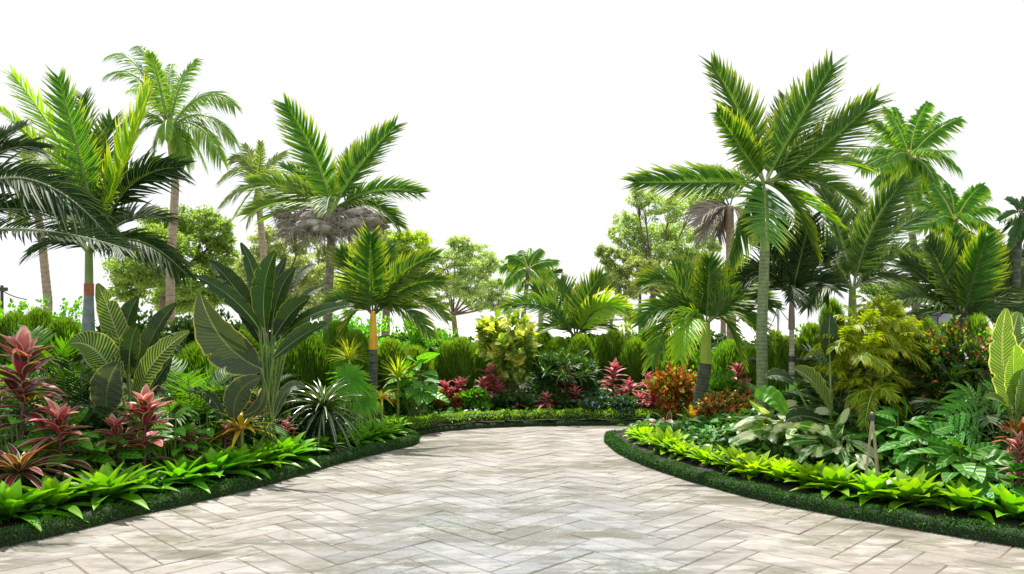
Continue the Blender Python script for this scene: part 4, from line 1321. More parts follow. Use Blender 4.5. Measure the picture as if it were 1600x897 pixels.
gc = 'rounded conifer shrubs in a row behind the beds'
for lab, px, top, hw, Y in [
        ('rounded fuzzy conifer bush at the far left behind the tallest cordyline', 22, 494, 36, 9.6), ('tall oval fuzzy conifer bush left of the blue-grey trunk', 60, 488, 30, 9.9),
        ('oval fuzzy conifer bush touching the blue-grey trunk', 100, 502, 32, 9.7),
        ('dark conifer bush between the banana plants', 315, 540, 44, 9.6), ('dark round conifer bush beneath the dark banana plant', 372, 520, 44, 9.8), ('dark conifer bush just right of the dark banana stems', 478, 522, 44, 9.8),
        ('conifer bush behind the lime fan palm', 528, 505, 26, 11.5), ('conifer bush left of the yellow shaft', 556, 520, 24, 11.2), ('conifer bush right of the yellow shaft', 610, 535, 26, 11.6), ('conifer bush behind the glossy heart-leaved plant', 648, 545, 26, 12.2)]:
    brush(lab, px, top, 0, hw, Y, G['brushdk'] if 'dark' in lab or px < 110 else G['brush'], 9000, group=gc)
for lab, px, top, hw, Y in [
        ('rounded conifer, left one of the close pair by the variegated shrub', 702, 536, 20, 12.8), ('rounded conifer, right one of the close pair by the variegated shrub', 722, 530, 19, 12.7),
        ('small conifer peeping behind the gold variegated shrub', 748, 538, 16, 13.6), ('conifer directly right of the gold variegated shrub', 848, 520, 22, 14.2), ('conifer left of the small yellowish palm', 872, 530, 20, 13.9),
        ('bulb-shaped conifer under the small yellowish palm', 908, 526, 19, 13.2), ('narrow conifer right of the bulb-shaped one', 936, 530, 16, 13.6), ('tall conifer above the blue flowers', 958, 520, 22, 13.6),
        ('conifer above the pale pink cordyline', 992, 532, 19, 13.3), ('broad conifer left of the squat palm', 1030, 526, 26, 13.5), ('conifer behind the left fronds of the squat palm', 1062, 540, 24, 12.9),
        ('conifer behind the squat palm trunk on its right', 1140, 535, 30, 12.5), ('conifer between the squat palm and king palm', 1172, 545, 24, 12.2),
        ('yellow-green conifer right of the king palm trunk', 1212, 520, 19, 11.0), ('lighter conifer behind the slender palm', 1232, 528, 18, 11.3), ('grey-green conifer left of the dark upright banana leaf', 1268, 508, 24, 10.6),
        ('conifer behind the dark upright banana leaf', 1300, 470, 26, 11.8), ('conifer with soft tips behind the golden palm', 1400, 480, 26, 11.0), ('yellow-green conifer left of the black hut', 1446, 500, 22, 10.4),
        ('upright lime conifer right of the orange flowered bush', 1527, 498, 16, 8.4), ('conifer behind the orange flowered bush', 1480, 508, 22, 9.6), ('dark conifer behind the huge banana leaves', 1572, 500, 26, 9.4)]:
    brush(lab, px, top, 0, hw, Y, G['brush'], 6500, group=gc)

# the mass of hedging behind everything, one bush after the other
gm = 'background bushes closing the garden'
words = ['far left', 'next to the far left', 'left of the nest palm', 'under the nest palm', 'behind the fan palm', 'left of centre', 'at the centre', 'right of centre', 'behind the squat palm', 'behind the king palm', 'behind the golden palm', 'beside the black hut', 'far right']
for i, w_ in enumerate(words):
    px = -30 + i * 138
    shrub('bush', 'dense dark green background bush %s' % w_, px, 520 + (i * 37) % 14, 640, 92, 16.5 + (i % 3) * .8, G['bushdk'], 5200, .11, .34, depth=1.0, group=gm, stem=False, up=.3)

gv = 'mixed bushes between the conifers'
for lab, px, top, hw, Y, mt_, ls_, lw_ in [
        ('loose yellow green bush between the dark banana plant and nest palm', 452, 505, 34, 12.6, 'bush', .10, .2), ('feathery lime bush behind the nest palm trunk', 500, 498, 30, 13.4, 'brush', .14, .08),
        ('fine leaved bush behind the pair of rounded conifers', 680, 520, 26, 14.2, 'fern', .12, .14), ('olive bush between the conifers right of the yellowish palm', 975, 512, 22, 14.6, 'tree', .09, .25),
        ('light green bush behind the conifers left of the squat palm', 1010, 508, 26, 14.8, 'fern', .12, .12), ('feathery bush behind the squat palm trunk', 1082, 530, 26, 13.8, 'bush', .09, .2),
        ('yellow green bush between the slender palm and dark banana leaf', 1256, 520, 24, 12.6, 'bush', .08, .22), ('feathery bush above the golden palm', 1385, 470, 30, 12.2, 'fern', .14, .10),
        ('orange tinged bush behind the slender palm', 1250, 540, 20, 11.9, 'rust', .06, .3), ('light bush left of the hut', 1440, 505, 20, 13.0, 'bush', .08, .22)]:
    shrub('bush', lab, px, top, 640, hw, Y, G[mt_], 2600, ls_, lw_, group=gv, clumps=12)

# centre group
shrub('bush', 'gold and white variegated shrub, tallest bush at the far end of the paving', 796, 497, 650, 42, 12.6, G['vargold'], 1500, .16, .28, extra=[(G['yellowf'], .06, .5)], cols=5, seg=5, up=.4, clumps=12)
shrub('bush', 'loose sprig of yellow green leaves on top of the variegated shrub', 770, 496, 560, 22, 12.9, G['vargold'], 420, .17, .28, cols=5, seg=5)
shrub('bush', 'wide dark green needle-leaved shrub at the far end of the paving', 868, 552, 658, 62, 12.5, G['bushdk'], 7000, .15, .07, extra=[(G['fern'], .2, .5)], up=.25, clumps=8, droop=.2)
shrub('bush', 'low dark shrub dusted with pale blue flowers at the far end', 935, 612, 665, 42, 12.1, G['bushdk'], 4500, .05, .3, extra=[(G['bluef'], .30, .45, .7)])
shrub('bush', 'second blue flowered low shrub nearer the right border tip', 975, 618, 668, 26, 11.7, G['bushdk'], 2800, .05, .3, extra=[(G['bluef'], .25, .45, .7)])
shrub('bush', 'rust red small bush at the left end of the far hedge', 684, 632, 660, 20, 12.0, G['rust'], 1600, .05, .3, extra=[(G['olivered'], .3, 0)])
shrub('bush', 'small rust bush in front of the twin-headed cordyline', 718, 640, 662, 14, 12.0, G['olivered'], 900, .05, .3, extra=[(G['rust'], .4, 0)])
shrub('bush', 'low leafy green filler behind the lime hedge at the left', 742, 628, 662, 24, 12.1, G['heart'], 500, .14, .28, cols=5)
shrub('bush', 'low leafy green filler behind the lime hedge in the middle', 800, 628, 662, 34, 12.2, G['bushdk'], 1400, .09, .3)
shrub('bush', 'bright orange and rust fine-leaved shrub left of the squat palm trunk', 1058, 574, 668, 42, 11.0, G['rust'], 5200, .06, .26, extra=[(G['orange'], .20, .3), (G['olivered'], .28, 0), (G['bush'], .16, 0)], up=.6, clumps=16, lump=.4)
shrub('bush', 'orange flowered bush in front of the squat palm trunk', 1142, 610, 695, 54, 9.7, G['olivered'], 5200, .05, .3, extra=[(G['orange'], .34, .45), (G['vargold'], .22, .3), (G['bushdk'], .15, 0)], clumps=24)
shrub('bush', 'light green round fern bush between the squat palm and king palm', 1125, 582, 650, 26, 10.6, G['fern'], 2600, .12, .1)
shrub('bush', 'large dark bush with orange flower clusters left of the huge banana leaves', 1482, 508, 690, 74, 7.9, G['bushdk'], 12000, .055, .3, extra=[(G['orange'], .10, .70), (G['yellowf'], .02, .75), (G['bush'], .22, .55), (G['olivered'], .12, .3)], clumps=22, depth=.6)
shrub('bush', 'yellow-flowered sprigs beside the upright lime conifer', 1545, 520, 640, 22, 8.0, G['bush'], 1400, .06, .3, extra=[(G['yellowf'], .18, .4)])
shrub('bush', 'yellow green low shrub right of the king palm foot', 1172, 655, 690, 20, 9.3, G['olivered'], 1200, .05, .3)
shrub('bush', 'dark bush filling behind the white variegated plants', 1270, 610, 690, 52, 9.0, G['bushdk'], 4200, .08, .25)
shrub('bush', 'dark bush under the golden palm', 1400, 610, 720, 50, 8.2, G['bushdk'], 4500, .08, .25)
shrub('bush', 'dark bush under the orange flowered bush', 1500, 640, 740, 60, 7.4, G['bushdk'], 4500, .08, .25)
shrub('bush', 'fine dark undershrub behind the small left cordylines', 340, 648, 720, 60, 7.7, G['bushdk'], 4500, .07, .2)
shrub('bush', 'fine fern-like green shrub right of the dark strap plant', 604, 628, 700, 32, 8.9, G['fern'], 2600, .10, .14, extra=[(G['bush'], .4, .3)])
shrub('bush', 'pale ferny sprigs just above the left border tip', 632, 642, 690, 20, 9.6, G['fern'], 1200, .08, .16, extra=[(G['varieg'], .2, .3)])


# ------------------------------------------------------------------ ferns: clumps of arching fronds at the ground
def fernclump(label, px, py, Y, L, n, leaf, ll=None, name='fern', cat='fern', el=(75, 15), group=None, stem='stem', z=None, nl=24, w=None, sag=.4, seed=0, droop=.3, azr=None):
    Y = safeY(px, Y, .45)
    c = at(px, py, Y)
    loc = np.array([c[0], Y, bz(c[0], Y)])
    root = empty(name, loc, label, cat, group)
    mb = MB()
    auto_fronds(mb, np.array([c[0], Y, z if z is not None else loc[2] + .03]), n, L, ll or L * .24, seed=seed + int(px), el=el, nl=nl, droop=droop, w=w, rr=.008, sag=sag, azr=azr)
    mb.build('fronds', [G[leaf] if isinstance(leaf, str) else leaf, G[stem]], root, loc)
    return root


gf = 'ferny palms filling the left bed'
fernclump('dark fern palm behind the tallest cordyline', 60, 700, 8.2, 1.35, 16, 'fern', group=gf)
fernclump('fern palm filling the gap left of the bird of paradise', 130, 690, 7.9, 1.15, 16, 'dark', group=gf)
fernclump('fern palm right of the bird of paradise', 300, 690, 8.4, 1.25, 16, 'fern', group=gf)
fernclump('low fern palm under the bird of paradise leaves', 245, 700, 7.6, .8, 14, 'fern', group=gf)
fernclump('fern palm behind the dark banana plant stems', 375, 680, 8.8, 1.1, 14, 'dark', group=gf)
fernclump('fern palm at the foot of the dark banana plant, right side', 462, 690, 8.9, .7, 14, 'dark', group=gf)
fernclump('dark fern palm between the white variegated plants and the golden palm', 1330, 690, 8.4, 1.1, 14, 'dark')
fernclump('fern palm below the huge banana leaves', 1530, 720, 7.2, .9, 12, 'dark')
fernclump('soft fern palm right of the king palm trunk', 1215, 660, 9.6, .9, 12, 'fern')
fernclump('dark fern palm under the orange flowered bush', 1440, 700, 7.8, 1.0, 14, 'dark')

# golden palm
def golden():
    Y = 7.9
    loc = at(1334, 0, Y)
    loc[2] = bz(loc[0], Y)
    root = empty('golden_palm', loc, 'golden yellow feathery palm with tiers of drooping fronds on a pale striped trunk', 'palm tree')
    make_trunk(root, loc, [loc, at(1334, 620, Y), at(1338, 540, Y)], .045, .035, G['barkwhite'], rings=22)
    make_trunk(root, loc, [loc + [.18, .1, 0], at(1364, 620, Y), at(1366, 560, Y)], .03, .025, G['barkgrey'], name='trunk')
    mb = MB()
    kw = dict(nl=24, droop=.7, w=.009, rr=.007, vee=12, nseg=4, sag=.38)
    for i, (x, y, n, L, dy) in enumerate([(1345, 515, 13, .36, 0), (1385, 505, 12, .36, .15), (1318, 540, 11, .34, -.1), (1400, 545, 11, .30, -.05), (1350, 552, 11, .34, -.25), (1310, 578, 11, .28, 0), (1412, 520, 9, .26, .25), (1375, 590, 8, .28, -.2), (1365, 482, 8, .26, .2), (1330, 600, 7, .22, -.2)]):
        auto_fronds(mb, at(x, y, Y + dy), n, L, .12, seed=i + 40, el=(85, -5), **kw)
    mb.build('crown', [G['gold'], G['stemy']], root, loc)


golden()
fernclump('small young golden palm drooping at the foot of the larger one', 1366, 640, 7.5, .34, 10, 'gold', ll=.12, z=at(1366, 612, 7.5)[2], name='golden_palm', cat='palm', el=(60, -20), stem='stemy', sag=.8)
for o in list(bpy.data.objects):
    if o.get('label') == 'small young golden palm drooping at the foot of the larger one':
        l_ = np.array(o.location)
        make_trunk(o, l_, [l_, at(1366, 612, 7.5)], .025, .02, G['barkgrey'])


# compound fan leaves at the right
def compound(label, px, py, Y, specs, leaf='philo'):
    loc = at(px, 0, Y)
    loc[2] = bz(loc[0], Y)
    root = empty('broadleaf_palm', loc, label, 'plant')
    for k, (cx, cy, tx, ty, dy, fc, ll) in enumerate(specs):
        mb = MB()
        frond_mesh(mb, at(px, py, Y), at(cx, cy, Y + dy * .5), at(tx, ty, Y + dy), mt(ll, Y), fc, n=7, ang=(72, 25), vee=10, droop=.35, w=mt(ll, Y) * .15, rr=.008, seed=k + px, nseg=7, bare=.35, jit=.04, endl=.7)
        mb.build('frond', [G[leaf], G['stem']], root, loc)


compound('glossy dark plant with broad drooping leaflets left of the right-edge banana leaves', 1560, 700, 6.9, [(1530, 620, 1480, 650, -.3, .6, 34), (1535, 600, 1500, 620, .1, .6, 34), (1520, 650, 1470, 690, -.1, .5, 34), (1570, 610, 1545, 610, -.4, .7, 36)])
compound('dark leafleted plant beside the stakes', 1440, 700, 7.6, [(1410, 640, 1380, 660, -.2, .6, 30), (1430, 630, 1410, 640, .2, .6, 30), (1460, 640, 1480, 660, -.2, .6, 30)])


# ------------------------------------------------------------------ fan palm, spiky plants, strap plant
def radial(name, label, px, py, Y, L, n, w, leaf, el=(85, -10), cat='plant', kind='leaflet', curl=.2, face=None, seg=6, zc=None, fold=.3, arc=None, droop=.1, stemr=0, extra=None, group=None):
    q = np.random.default_rng(int(px + py))
    Y = safeY(px, Y, .45)
    c = at(px, py, Y)
    loc = np.array([c[0], Y, bz(c[0], Y)])
    c[2] = max(c[2], loc[2] + .04)
    root = empty(name, loc, label, cat, group)
    mb = MB()
    k = np.arange(n)
    if face is None:
        az = k * 2.39996 + q.uniform(-.2, .2, n)
        e = np.radians(el[0] + (el[1] - el[0]) * (k + .5) / n + q.normal(0, 5, n))
        H = np.stack([np.cos(az), np.sin(az), np.zeros(n)], -1)
        D = H * np.cos(e)[:, None] + np.array([0, 0, 1.0]) * np.sin(e)[:, None]
        U = -H * np.sin(e)[:, None] + np.array([0, 0, 1.0]) * np.cos(e)[:, None]
        r = None
    else:
        f = nrm(np.array(face, float))
        sx = nrm(np.cross([0, 0, 1.0], f))
        uy = np.cross(f, sx)
        th = np.radians(np.linspace(arc[0], arc[1], n))
        D = np.cos(th)[:, None] * sx + np.sin(th)[:, None] * uy + f * .12
        U = np.repeat(f[None], n, 0)
    blades(mb, np.repeat(c[None], n, 0), D, L * q.uniform(.85, 1.05, n), w, U, droop, seg, kind, 3, fold, curl=curl)
    mb.build('leaves', G[leaf], root, loc)
    tb = MB()
    tube(tb, bez(loc, (loc + c) / 2, c, 8), .02, 6)
    tb.build('stem', G['stem'], root, loc)
    return root


def fan(label, px, py, Y, leaves):
    Y = safeY(px, Y)
    loc = at(px, 0, Y)
    loc[2] = bz(loc[0], Y)
    root = empty('fan_palm', loc, label, 'fan palm')
    q = np.random.default_rng(int(px))
    for x, y, L, face, dy in leaves:
        c = at(x, y, Y + dy)
        f = nrm(np.array(face, float))
        sx = nrm(np.cross([0, 0, 1.0], f))
        uy = np.cross(f, sx)
        n = 46
        th = np.radians(np.linspace(-120, 300, n, endpoint=False) * .86 + 10)
        D = np.cos(th)[:, None] * sx + np.sin(th)[:, None] * uy + f * .18
        mb = MB()
        blades(mb, np.repeat(c[None], n, 0), D, mt(L, Y) * q.uniform(.75, 1.1, n), .020, np.repeat(f[None], n, 0), q.uniform(.2, .55, n), 7, 'leaflet', 3, .4)
        tube(mb, bez(loc, (loc + c) / 2 - f * .1, c, 10), .009, 6, 1)
        mb.build('fan_leaf', [G['fan'], G['stem']], root, loc)


fan('lime green fan palm with round pleated leaves left of the yellow-shafted palm', 548, 600, 8.8, [(547, 592, 42, (.1, -1, .35), -.2), (535, 556, 26, (-.2, -1, .5), .2), (566, 620, 36, (.3, -1, .2), -.1), (530, 610, 32, (-.4, -1, .3), .1)])
radial('spiky_plant', 'spiky yellow green plant above the fan palm', 545, 562, 9.6, .36, 46, .014, 'spiky', el=(88, 5))
radial('spiky_plant', 'spiky yellow green plant right of the yellow shaft', 622, 592, 9.9, .44, 50, .015, 'spiky', el=(88, 5))
radial('spiky_plant', 'small yellow striped plant low beside the fern-like shrub', 596, 622, 9.6, .26, 24, .018, 'yellowf', el=(60, -5), curl=.5)
radial('strap_plant', 'large dark arching strap-leaved plant at the left border', 505, 640, 8.5, .55, 90, .016, 'strappy', el=(85, -25), curl=.45, seg=9, kind='strap', fold=.5, droop=.25)
radial('strap_plant', 'smaller dark strap-leaved plant nearer the paving in front of the large one', 505, 668, 8.4, .30, 50, .015, 'strappy', el=(80, -20), curl=.5, seg=9, kind='strap', fold=.5, droop=.2)
radial('croton', 'yellow leaved croton at the foot of the squat palm', 1086, 664, 9.9, .34, 12, .045, 'yellowf', el=(80, 35), kind='lance', curl=.1, seg=7)
radial('croton', 'small yellow rimmed plant at the foot of the grey-leaved plant', 378, 672, 7.0, .34, 26, .022, 'yellowf', el=(70, 5), kind='lance', curl=.4, seg=7)
radial('croton', 'burgundy and green strap plant under the tallest cordyline', 30, 740, 6.2, .42, 30, .035, 'cordgreen', el=(70, 0), kind='lance', curl=.4, seg=7)
radial('spiky_plant', 'grassy yellow green tuft left of the black hut', 1448, 560, 9.0, .50, 60, .012, 'brush', el=(88, 15))
radial('cycad', 'tan orange spiky plant at the right edge beside the banana leaves', 1600, 690, 6.3, .26, 26, .03, 'rust', el=(80, 0), kind='lance')


# ------------------------------------------------------------------ broad leafy clumps (heart leaves on stalks)
def leafclump(name, label, px, Y, rad, hgt, n, ls, leaf, kind='heart', lw=.36, cat='plant', group=None, dep=None, seed=0, tilt=.9, z0=None, front=.35):
    q = np.random.default_rng(seed + int(px * 3))
    Y = safeY(px, Y, .85 if px < 640 and Y > 7.4 else .45)
    c = at(px, 0, Y)
    loc = np.array([c[0], Y, bz(c[0], Y)])
    root = empty(name, loc, label, cat, group)
    R = mt(rad, Y)
    dep = dep or R * .8
    f = (np.arange(n) + .5) / n
    az = np.arange(n) * 2.39996 + q.uniform(-.3, .3, n)
    rr = np.sqrt(f) * q.uniform(.8, 1.05, n)
    H = np.stack([np.cos(az), np.sin(az), np.zeros(n)], -1)
    B = loc + H * rr[:, None] * np.array([R, dep, 0]) * .82
    B[:, 2] = loc[2] + hgt * (1 - .62 * rr ** 1.5) * q.uniform(.75, 1.05, n)
    D = nrm(H * (.35 + .8 * rr[:, None]) + q.normal(0, .3, (n, 3)) + np.array([0, -front, .15]) * 1.0)
    D[:, 2] = D[:, 2] * .5 - .10 + .45 * (1 - rr)
    U = nrm(np.array([0, 0, 1.0]) * tilt + H * .3 + np.array([0, -.35, 0]) + q.normal(0, .25, (n, 3)))
    L = ls * q.uniform(.7, 1.2, n)
    mb = MB()
    if kind == 'strap':
        U = U
    blades(mb, B, D, L, L * lw * q.uniform(.85, 1.1, n), U, .12, 9, kind, 7, .22, curl=.22, ripple=.03, rfreq=2.0, cup=-.08)
    for i in range(n):
        g = loc + H[i] * R * .15
        tube(mb, bez(g, (g + B[i]) / 2 + [0, 0, .05], B[i] + nrm(D[i]) * L[i] * .04, 6), .0055, 5, 1, cap=False)
    mb.build('leaves', [G[leaf], G['stem']], root, loc)
    return root


gl = 'broad-leaved plants behind the left bromeliads'
for lab, px, Y, rad, h, n, ls, leaf in [
        ('light green broad-leaved clump at the left edge in front of the cordyline', 20, 6.6, 60, .42, 22, .22, 'heart'),
        ('broad-leaved clump below the crimson cordyline', 100, 6.75, 50, .40, 22, .22, 'heart'),
        ('broad-leaved clump between the crimson and the large pink cordyline', 160, 6.9, 44, .40, 18, .20, 'heart'),
        ('broad-leaved clump right of the large pink cordyline', 268, 7.3, 44, .56, 22, .20, 'heart'),
        ('broad-leaved clump around the small pink cordyline', 318, 7.5, 44, .50, 20, .18, 'heart'),
        ('broad-leaved clump left of the tiny pink cordyline', 362, 7.7, 40, .42, 18, .16, 'heart'),
        ('broad-leaved clump in front of the dark strap plant', 440, 8.0, 36, .36, 18, .15, 'heart'),
        ('broad-leaved clump by the strap plant on the border side', 480, 8.5, 30, .22, 16, .14, 'heart'),
        ('small-leaved clump right of the strap plant', 566, 9.3, 34, .24, 26, .12, 'heart'),
        ('small-leaved clump near the left border tip', 612, 9.7, 28, .24, 26, .11, 'heart')]:
    leafclump('leafy_plant', lab, px, Y, rad, h, n, ls, leaf, group=gl)
leafclump('leafy_plant', 'bright glossy heart-leaved plant left of the far hedge', 648, 11.0, 38, .95, 34, .34, 'heart', lw=.42, front=.6)
leafclump('leafy_plant', 'rounded pale leaves of a glossy plant above the fan palm', 520, 9.8, 22, .75, 10, .26, 'bananalime', lw=.45, front=.8)

gr = 'white variegated plants in the right bed'
for lab, px, Y, rad, h, n, ls in [
        ('white variegated plant with arching leaves at the king palm foot, paler than its neighbours', 1215, 7.9, 40, .46, 24, .32), ('white variegated plant right of the slender palm trunk', 1262, 7.6, 40, .42, 22, .32),
        ('white variegated plant under the banana leaves', 1300, 7.3, 40, .36, 20, .30), ('low white variegated plant behind the lime bromeliads, nearest the king palm', 1172, 8.3, 40, .22, 18, .24),
        ('white variegated plant left of the stakes', 1322, 7.2, 36, .24, 16, .26)]:
    leafclump('variegated_plant', lab, px, Y, rad, h, n, ls, 'varieg', kind='lance', lw=.20, group=gr, tilt=.5, cat='variegated plant')
gp = 'large green-leaved philodendrons in the right bed'
for lab, px, Y, rad, h, n, ls in [
        ('philodendron with large glossy leaves just right of the stakes', 1412, 7.1, 44, .42, 20, .30), ('philodendron between the stakes and the right-edge banana leaves', 1450, 6.7, 50, .40, 20, .32),
        ('philodendron with blue-green leaves under the compound-leaved plant', 1510, 6.35, 52, .38, 18, .34), ('philodendron at the right edge behind the bromeliads', 1575, 6.0, 52, .30, 18, .30),
        ('philodendron low behind the stakes', 1358, 7.4, 30, .30, 14, .22)]:
    leafclump('philodendron', lab, px, Y, rad, h, n, ls, 'philo', group=gp, lw=.33, cat='philodendron')
gh = 'low leafy plants beside the right border tip'
for lab, px, Y, rad, h, n, ls, leaf in [
        ('low hosta-like plant nearest the right border tip', 985, 9.9, 28, .16, 18, .16, 'varieg'), ('low hosta-like plant under the pink cordyline', 1018, 9.8, 30, .22, 20, .17, 'philo'), ('maroon leaved low plant among the hostas', 1040, 10.0, 26, .24, 16, .17, 'cordgreen'),
        ('low hosta-like plant left of the yellow croton', 1062, 9.3, 30, .18, 18, .18, 'philo'), ('low hosta-like plant right of the yellow croton', 1105, 9.0, 34, .18, 18, .20, 'philo'), ('low hosta-like plant below the orange flowered bush', 1140, 8.6, 34, .18, 18, .20, 'philo')]:
    leafclump('leafy_plant', lab, px, Y, rad, h, n, ls, leaf, group=gh, lw=.32)
leafclump('leafy_plant', 'dwarf lime-leaved plant filling the rounded right border tip', 968, 9.75, 24, .14, 40, .09, 'bromlime', kind='lance', lw=.3)


# ------------------------------------------------------------------ ground cover between the plants
def cover(label, line, sgn, i0, i1, d0, d1, n, seed):
    q = np.random.default_rng(seed)
    o = line
    T = nrm(np.gradient(o, axis=0))
    Nn = np.stack([-T[:, 1], T[:, 0]], -1) * sgn
    i = q.integers(i0, i1, n)
    dd = q.uniform(d0, d1, n)
    B = np.zeros((n, 3))
    B[:, :2] = o[i] + Nn[i] * dd[:, None] + q.normal(0, .02, (n, 2))
    B[:, 2] = bed_height(B[:, 0], B[:, 1]) + q.uniform(0, .14, n)
    B = B[B[:, 2] > .05]
    n = len(B)
    D = nrm(q.normal(0, 1, (n, 3)) * [1, 1, .4] + [0, 0, .35])
    mb = MB()
    L = q.uniform(.05, .12, n)
    blades(mb, B, D, L, L * .28, nrm(q.normal(0, .4, (n, 3)) + [0, 0, 1]), .2, 4, 'lance', 3, .2)
    ob = mb.build('ground_cover', G['ground'])
    tag(ob, label, kind='stuff')


cover('low dark ground cover leaves in the left bed', LBs, 1, 0, 100, .3, 3.2, 16000, 1)
cover('low dark ground cover leaves in the right bed', RBs, -1, 0, 120, .3, 3.2, 16000, 2)
cover('low ground cover in the far bed', LBs, 1, 92, 150, .4, 2.2, 6000, 3)


# ------------------------------------------------------------------ broadleaf trees
def tree(label, Y, base_px, fork, clumps, leaf, n=9000, ls=.11, tr=.12, name='tree', group=None, lean=None, zb=0.0, dens=1.0, flat=.8):
    """clumps: (x, y, rx, ry) in px; limbs run from the fork to each clump"""
    q = np.random.default_rng(int(base_px + fork[0] * 3))
    loc = at(base_px, 0, Y)
    loc[2] = zb
    root = empty(name, loc, label, 'tree', group)
    fk = at(fork[0], fork[1], Y)
    tb = MB()
    tube(tb, bez(loc, (loc + fk) / 2 + (np.array([lean or 0, 0, 0])), fk, 16), np.linspace(tr * 1.25, tr * .8, 16), 9)
    mb = MB()
    area = np.array([c[2] * c[3] for c in clumps], float)
    ls *= .58
    n = int(n * 2.0)
    tr *= .72
    clumps = [(x, y, rx * 1.2, ry * 1.35) for x, y, rx, ry in clumps]
    for (x, y, rx, ry), a in zip(clumps, area):
        off = q.uniform(-1, 1) * mt(rx, Y) * .9
        c = at(x, y, Y) + [0, off, 0]
        R = np.array([mt(rx, Y), mt(rx, Y) * .8, mt(ry, Y)])
        mid = fk * .45 + c * .55 + np.array([0, 0, -.10 * abs(c[0] - fk[0])])
        lb = bez(fk, mid, c + [0, 0, -R[2] * .2], 12)
        tube(tb, lb, np.linspace(tr * .55, tr * .10, 12), 6)
        m = int(n * a / area.sum())
        k = max(8, int(m / 42))
        sub = c + sph(k, q) * (q.uniform(.15, 1, (k, 1)) ** .5) * R * .85
        for s_ in sub[:8]:
            tube(tb, bez(lb[8], (lb[8] + s_) / 2 + q.normal(0, .05, 3), s_, 6), np.linspace(tr * .13, tr * .03, 6), 4)
        pk = q.integers(0, k, m)
        sr = R * q.uniform(.10, .30, (m, 1))
        B = sub[pk] + sph(m, q) * (q.uniform(0, 1, (m, 1)) ** .45) * np.maximum(sr, .08) * [1, 1, flat]
        D = nrm(sph(m, q) + [0, 0, .15])
        l_ = ls * q.uniform(.7, 1.3, m)
        blades(mb, B, D, l_, l_ * .33, nrm(sph(m, q) * .9 + [0, 0, 1]), .1, 3, 'lance', 2, 0)
    tb.build('trunk', G['barktree'], root, loc)
    mb.build('crown', [leaf], root, loc)
    return root


tree('dense round-crowned green tree behind the tall coconut palm trunk', 24, 255, (262, 440), [(235, 352, 38, 26), (290, 345, 40, 26), (335, 365, 30, 24), (215, 390, 30, 22), (270, 385, 45, 26), (325, 400, 38, 24), (235, 425, 45, 24), (300, 440, 45, 26), (345, 430, 28, 20), (210, 450, 30, 22), (350, 460, 30, 20), (265, 465, 50, 22)],
     G['treedk'], 26000, .14, .22)
tree('faded light green tree between the coconut palm and the nest palm', 28, 432, (440, 460), [(385, 420, 30, 22), (430, 385, 32, 24), (470, 375, 28, 20), (465, 420, 40, 26), (420, 440, 36, 24), (500, 440, 30, 24), (380, 460, 30, 20), (450, 470, 50, 20), (510, 400, 24, 20)], G['tree'], 17000, .15, .16)
tree('yellow lime tree peeping behind the nest palm and yellow-shafted palm', 26, 600, (605, 450), [(600, 385, 34, 20), (645, 378, 30, 18), (560, 400, 30, 20), (620, 415, 40, 22), (655, 405, 20, 16), (580, 440, 40, 22), (640, 450, 35, 22), (540, 455, 28, 22)], G['treelime'], 15000, .14, .14)
tree('airy olive green tree with a forked thin trunk left of the centre', 25, 712, (708, 492), [(712, 382, 24, 14), (745, 395, 28, 15), (700, 410, 28, 15), (738, 422, 34, 17), (768, 412, 18, 12), (695, 440, 26, 15), (728, 452, 34, 16), (765, 448, 26, 16), (780, 470, 22, 14), (690, 470, 18, 12), (745, 475, 24, 12)], G['tree'], 11000, .12, .10, lean=.1)
tree('large airy tree with dark forking limbs right of the centre', 22, 1012, (1020, 462), [(1005, 312, 28, 15), (1040, 332, 34, 17), (1078, 320, 22, 15), (985, 345, 26, 15), (1020, 365, 36, 18), (1065, 362, 34, 17), (1100, 375, 24, 14), (995, 392, 28, 15), (1045, 398, 40, 18), (1085, 402, 30, 15), (1112, 352, 16, 10), (1118, 388, 14, 10), (968, 368, 20, 12), (1010, 425, 24, 12), (1075, 430, 26, 11), (990, 300, 14, 8)],
     G['tree'], 14000, .11, .12, lean=.1)
tree('slim loose tree beside the large airy tree on its left', 21, 1000, (1000, 455), [(950, 400, 18, 12), (965, 425, 24, 15), (995, 420, 22, 14), (948, 440, 16, 12), (975, 455, 22, 13), (1005, 450, 16, 10), (960, 475, 16, 9), (942, 392, 12, 8), (985, 400, 18, 11)], G['tree'], 5200, .11, .05)
tree('low grey-green tree behind the squat palm', 27, 1130, (1130, 470), [(1110, 425, 30, 14), (1150, 420, 30, 14), (1175, 435, 24, 14), (1135, 445, 34, 14), (1180, 460, 24, 12)], G['treedk'], 7000, .13, .10)
tree('small far green tree behind the conifers at the centre', 30, 955, (955, 500), [(940, 485, 22, 12), (965, 480, 22, 12), (985, 495, 20, 10), (925, 498, 18, 10)], G['treedk'], 4000, .14, .08)
tree('dark sparse tree between the grey-green palm and the fanned palm', 17, 1375, (1380, 470), [(1375, 430, 22, 14), (1400, 450, 24, 14), (1355, 450, 20, 12), (1385, 470, 28, 12)], G['treedk'], 5000, .07, .06)
tree('dark leafy tree at the right edge behind the shaggy palm', 12, 1600, (1600, 480), [(1585, 440, 22, 18), (1605, 420, 24, 18), (1615, 460, 24, 22), (1590, 475, 24, 18)], G['treedk'], 6000, .07, .06)

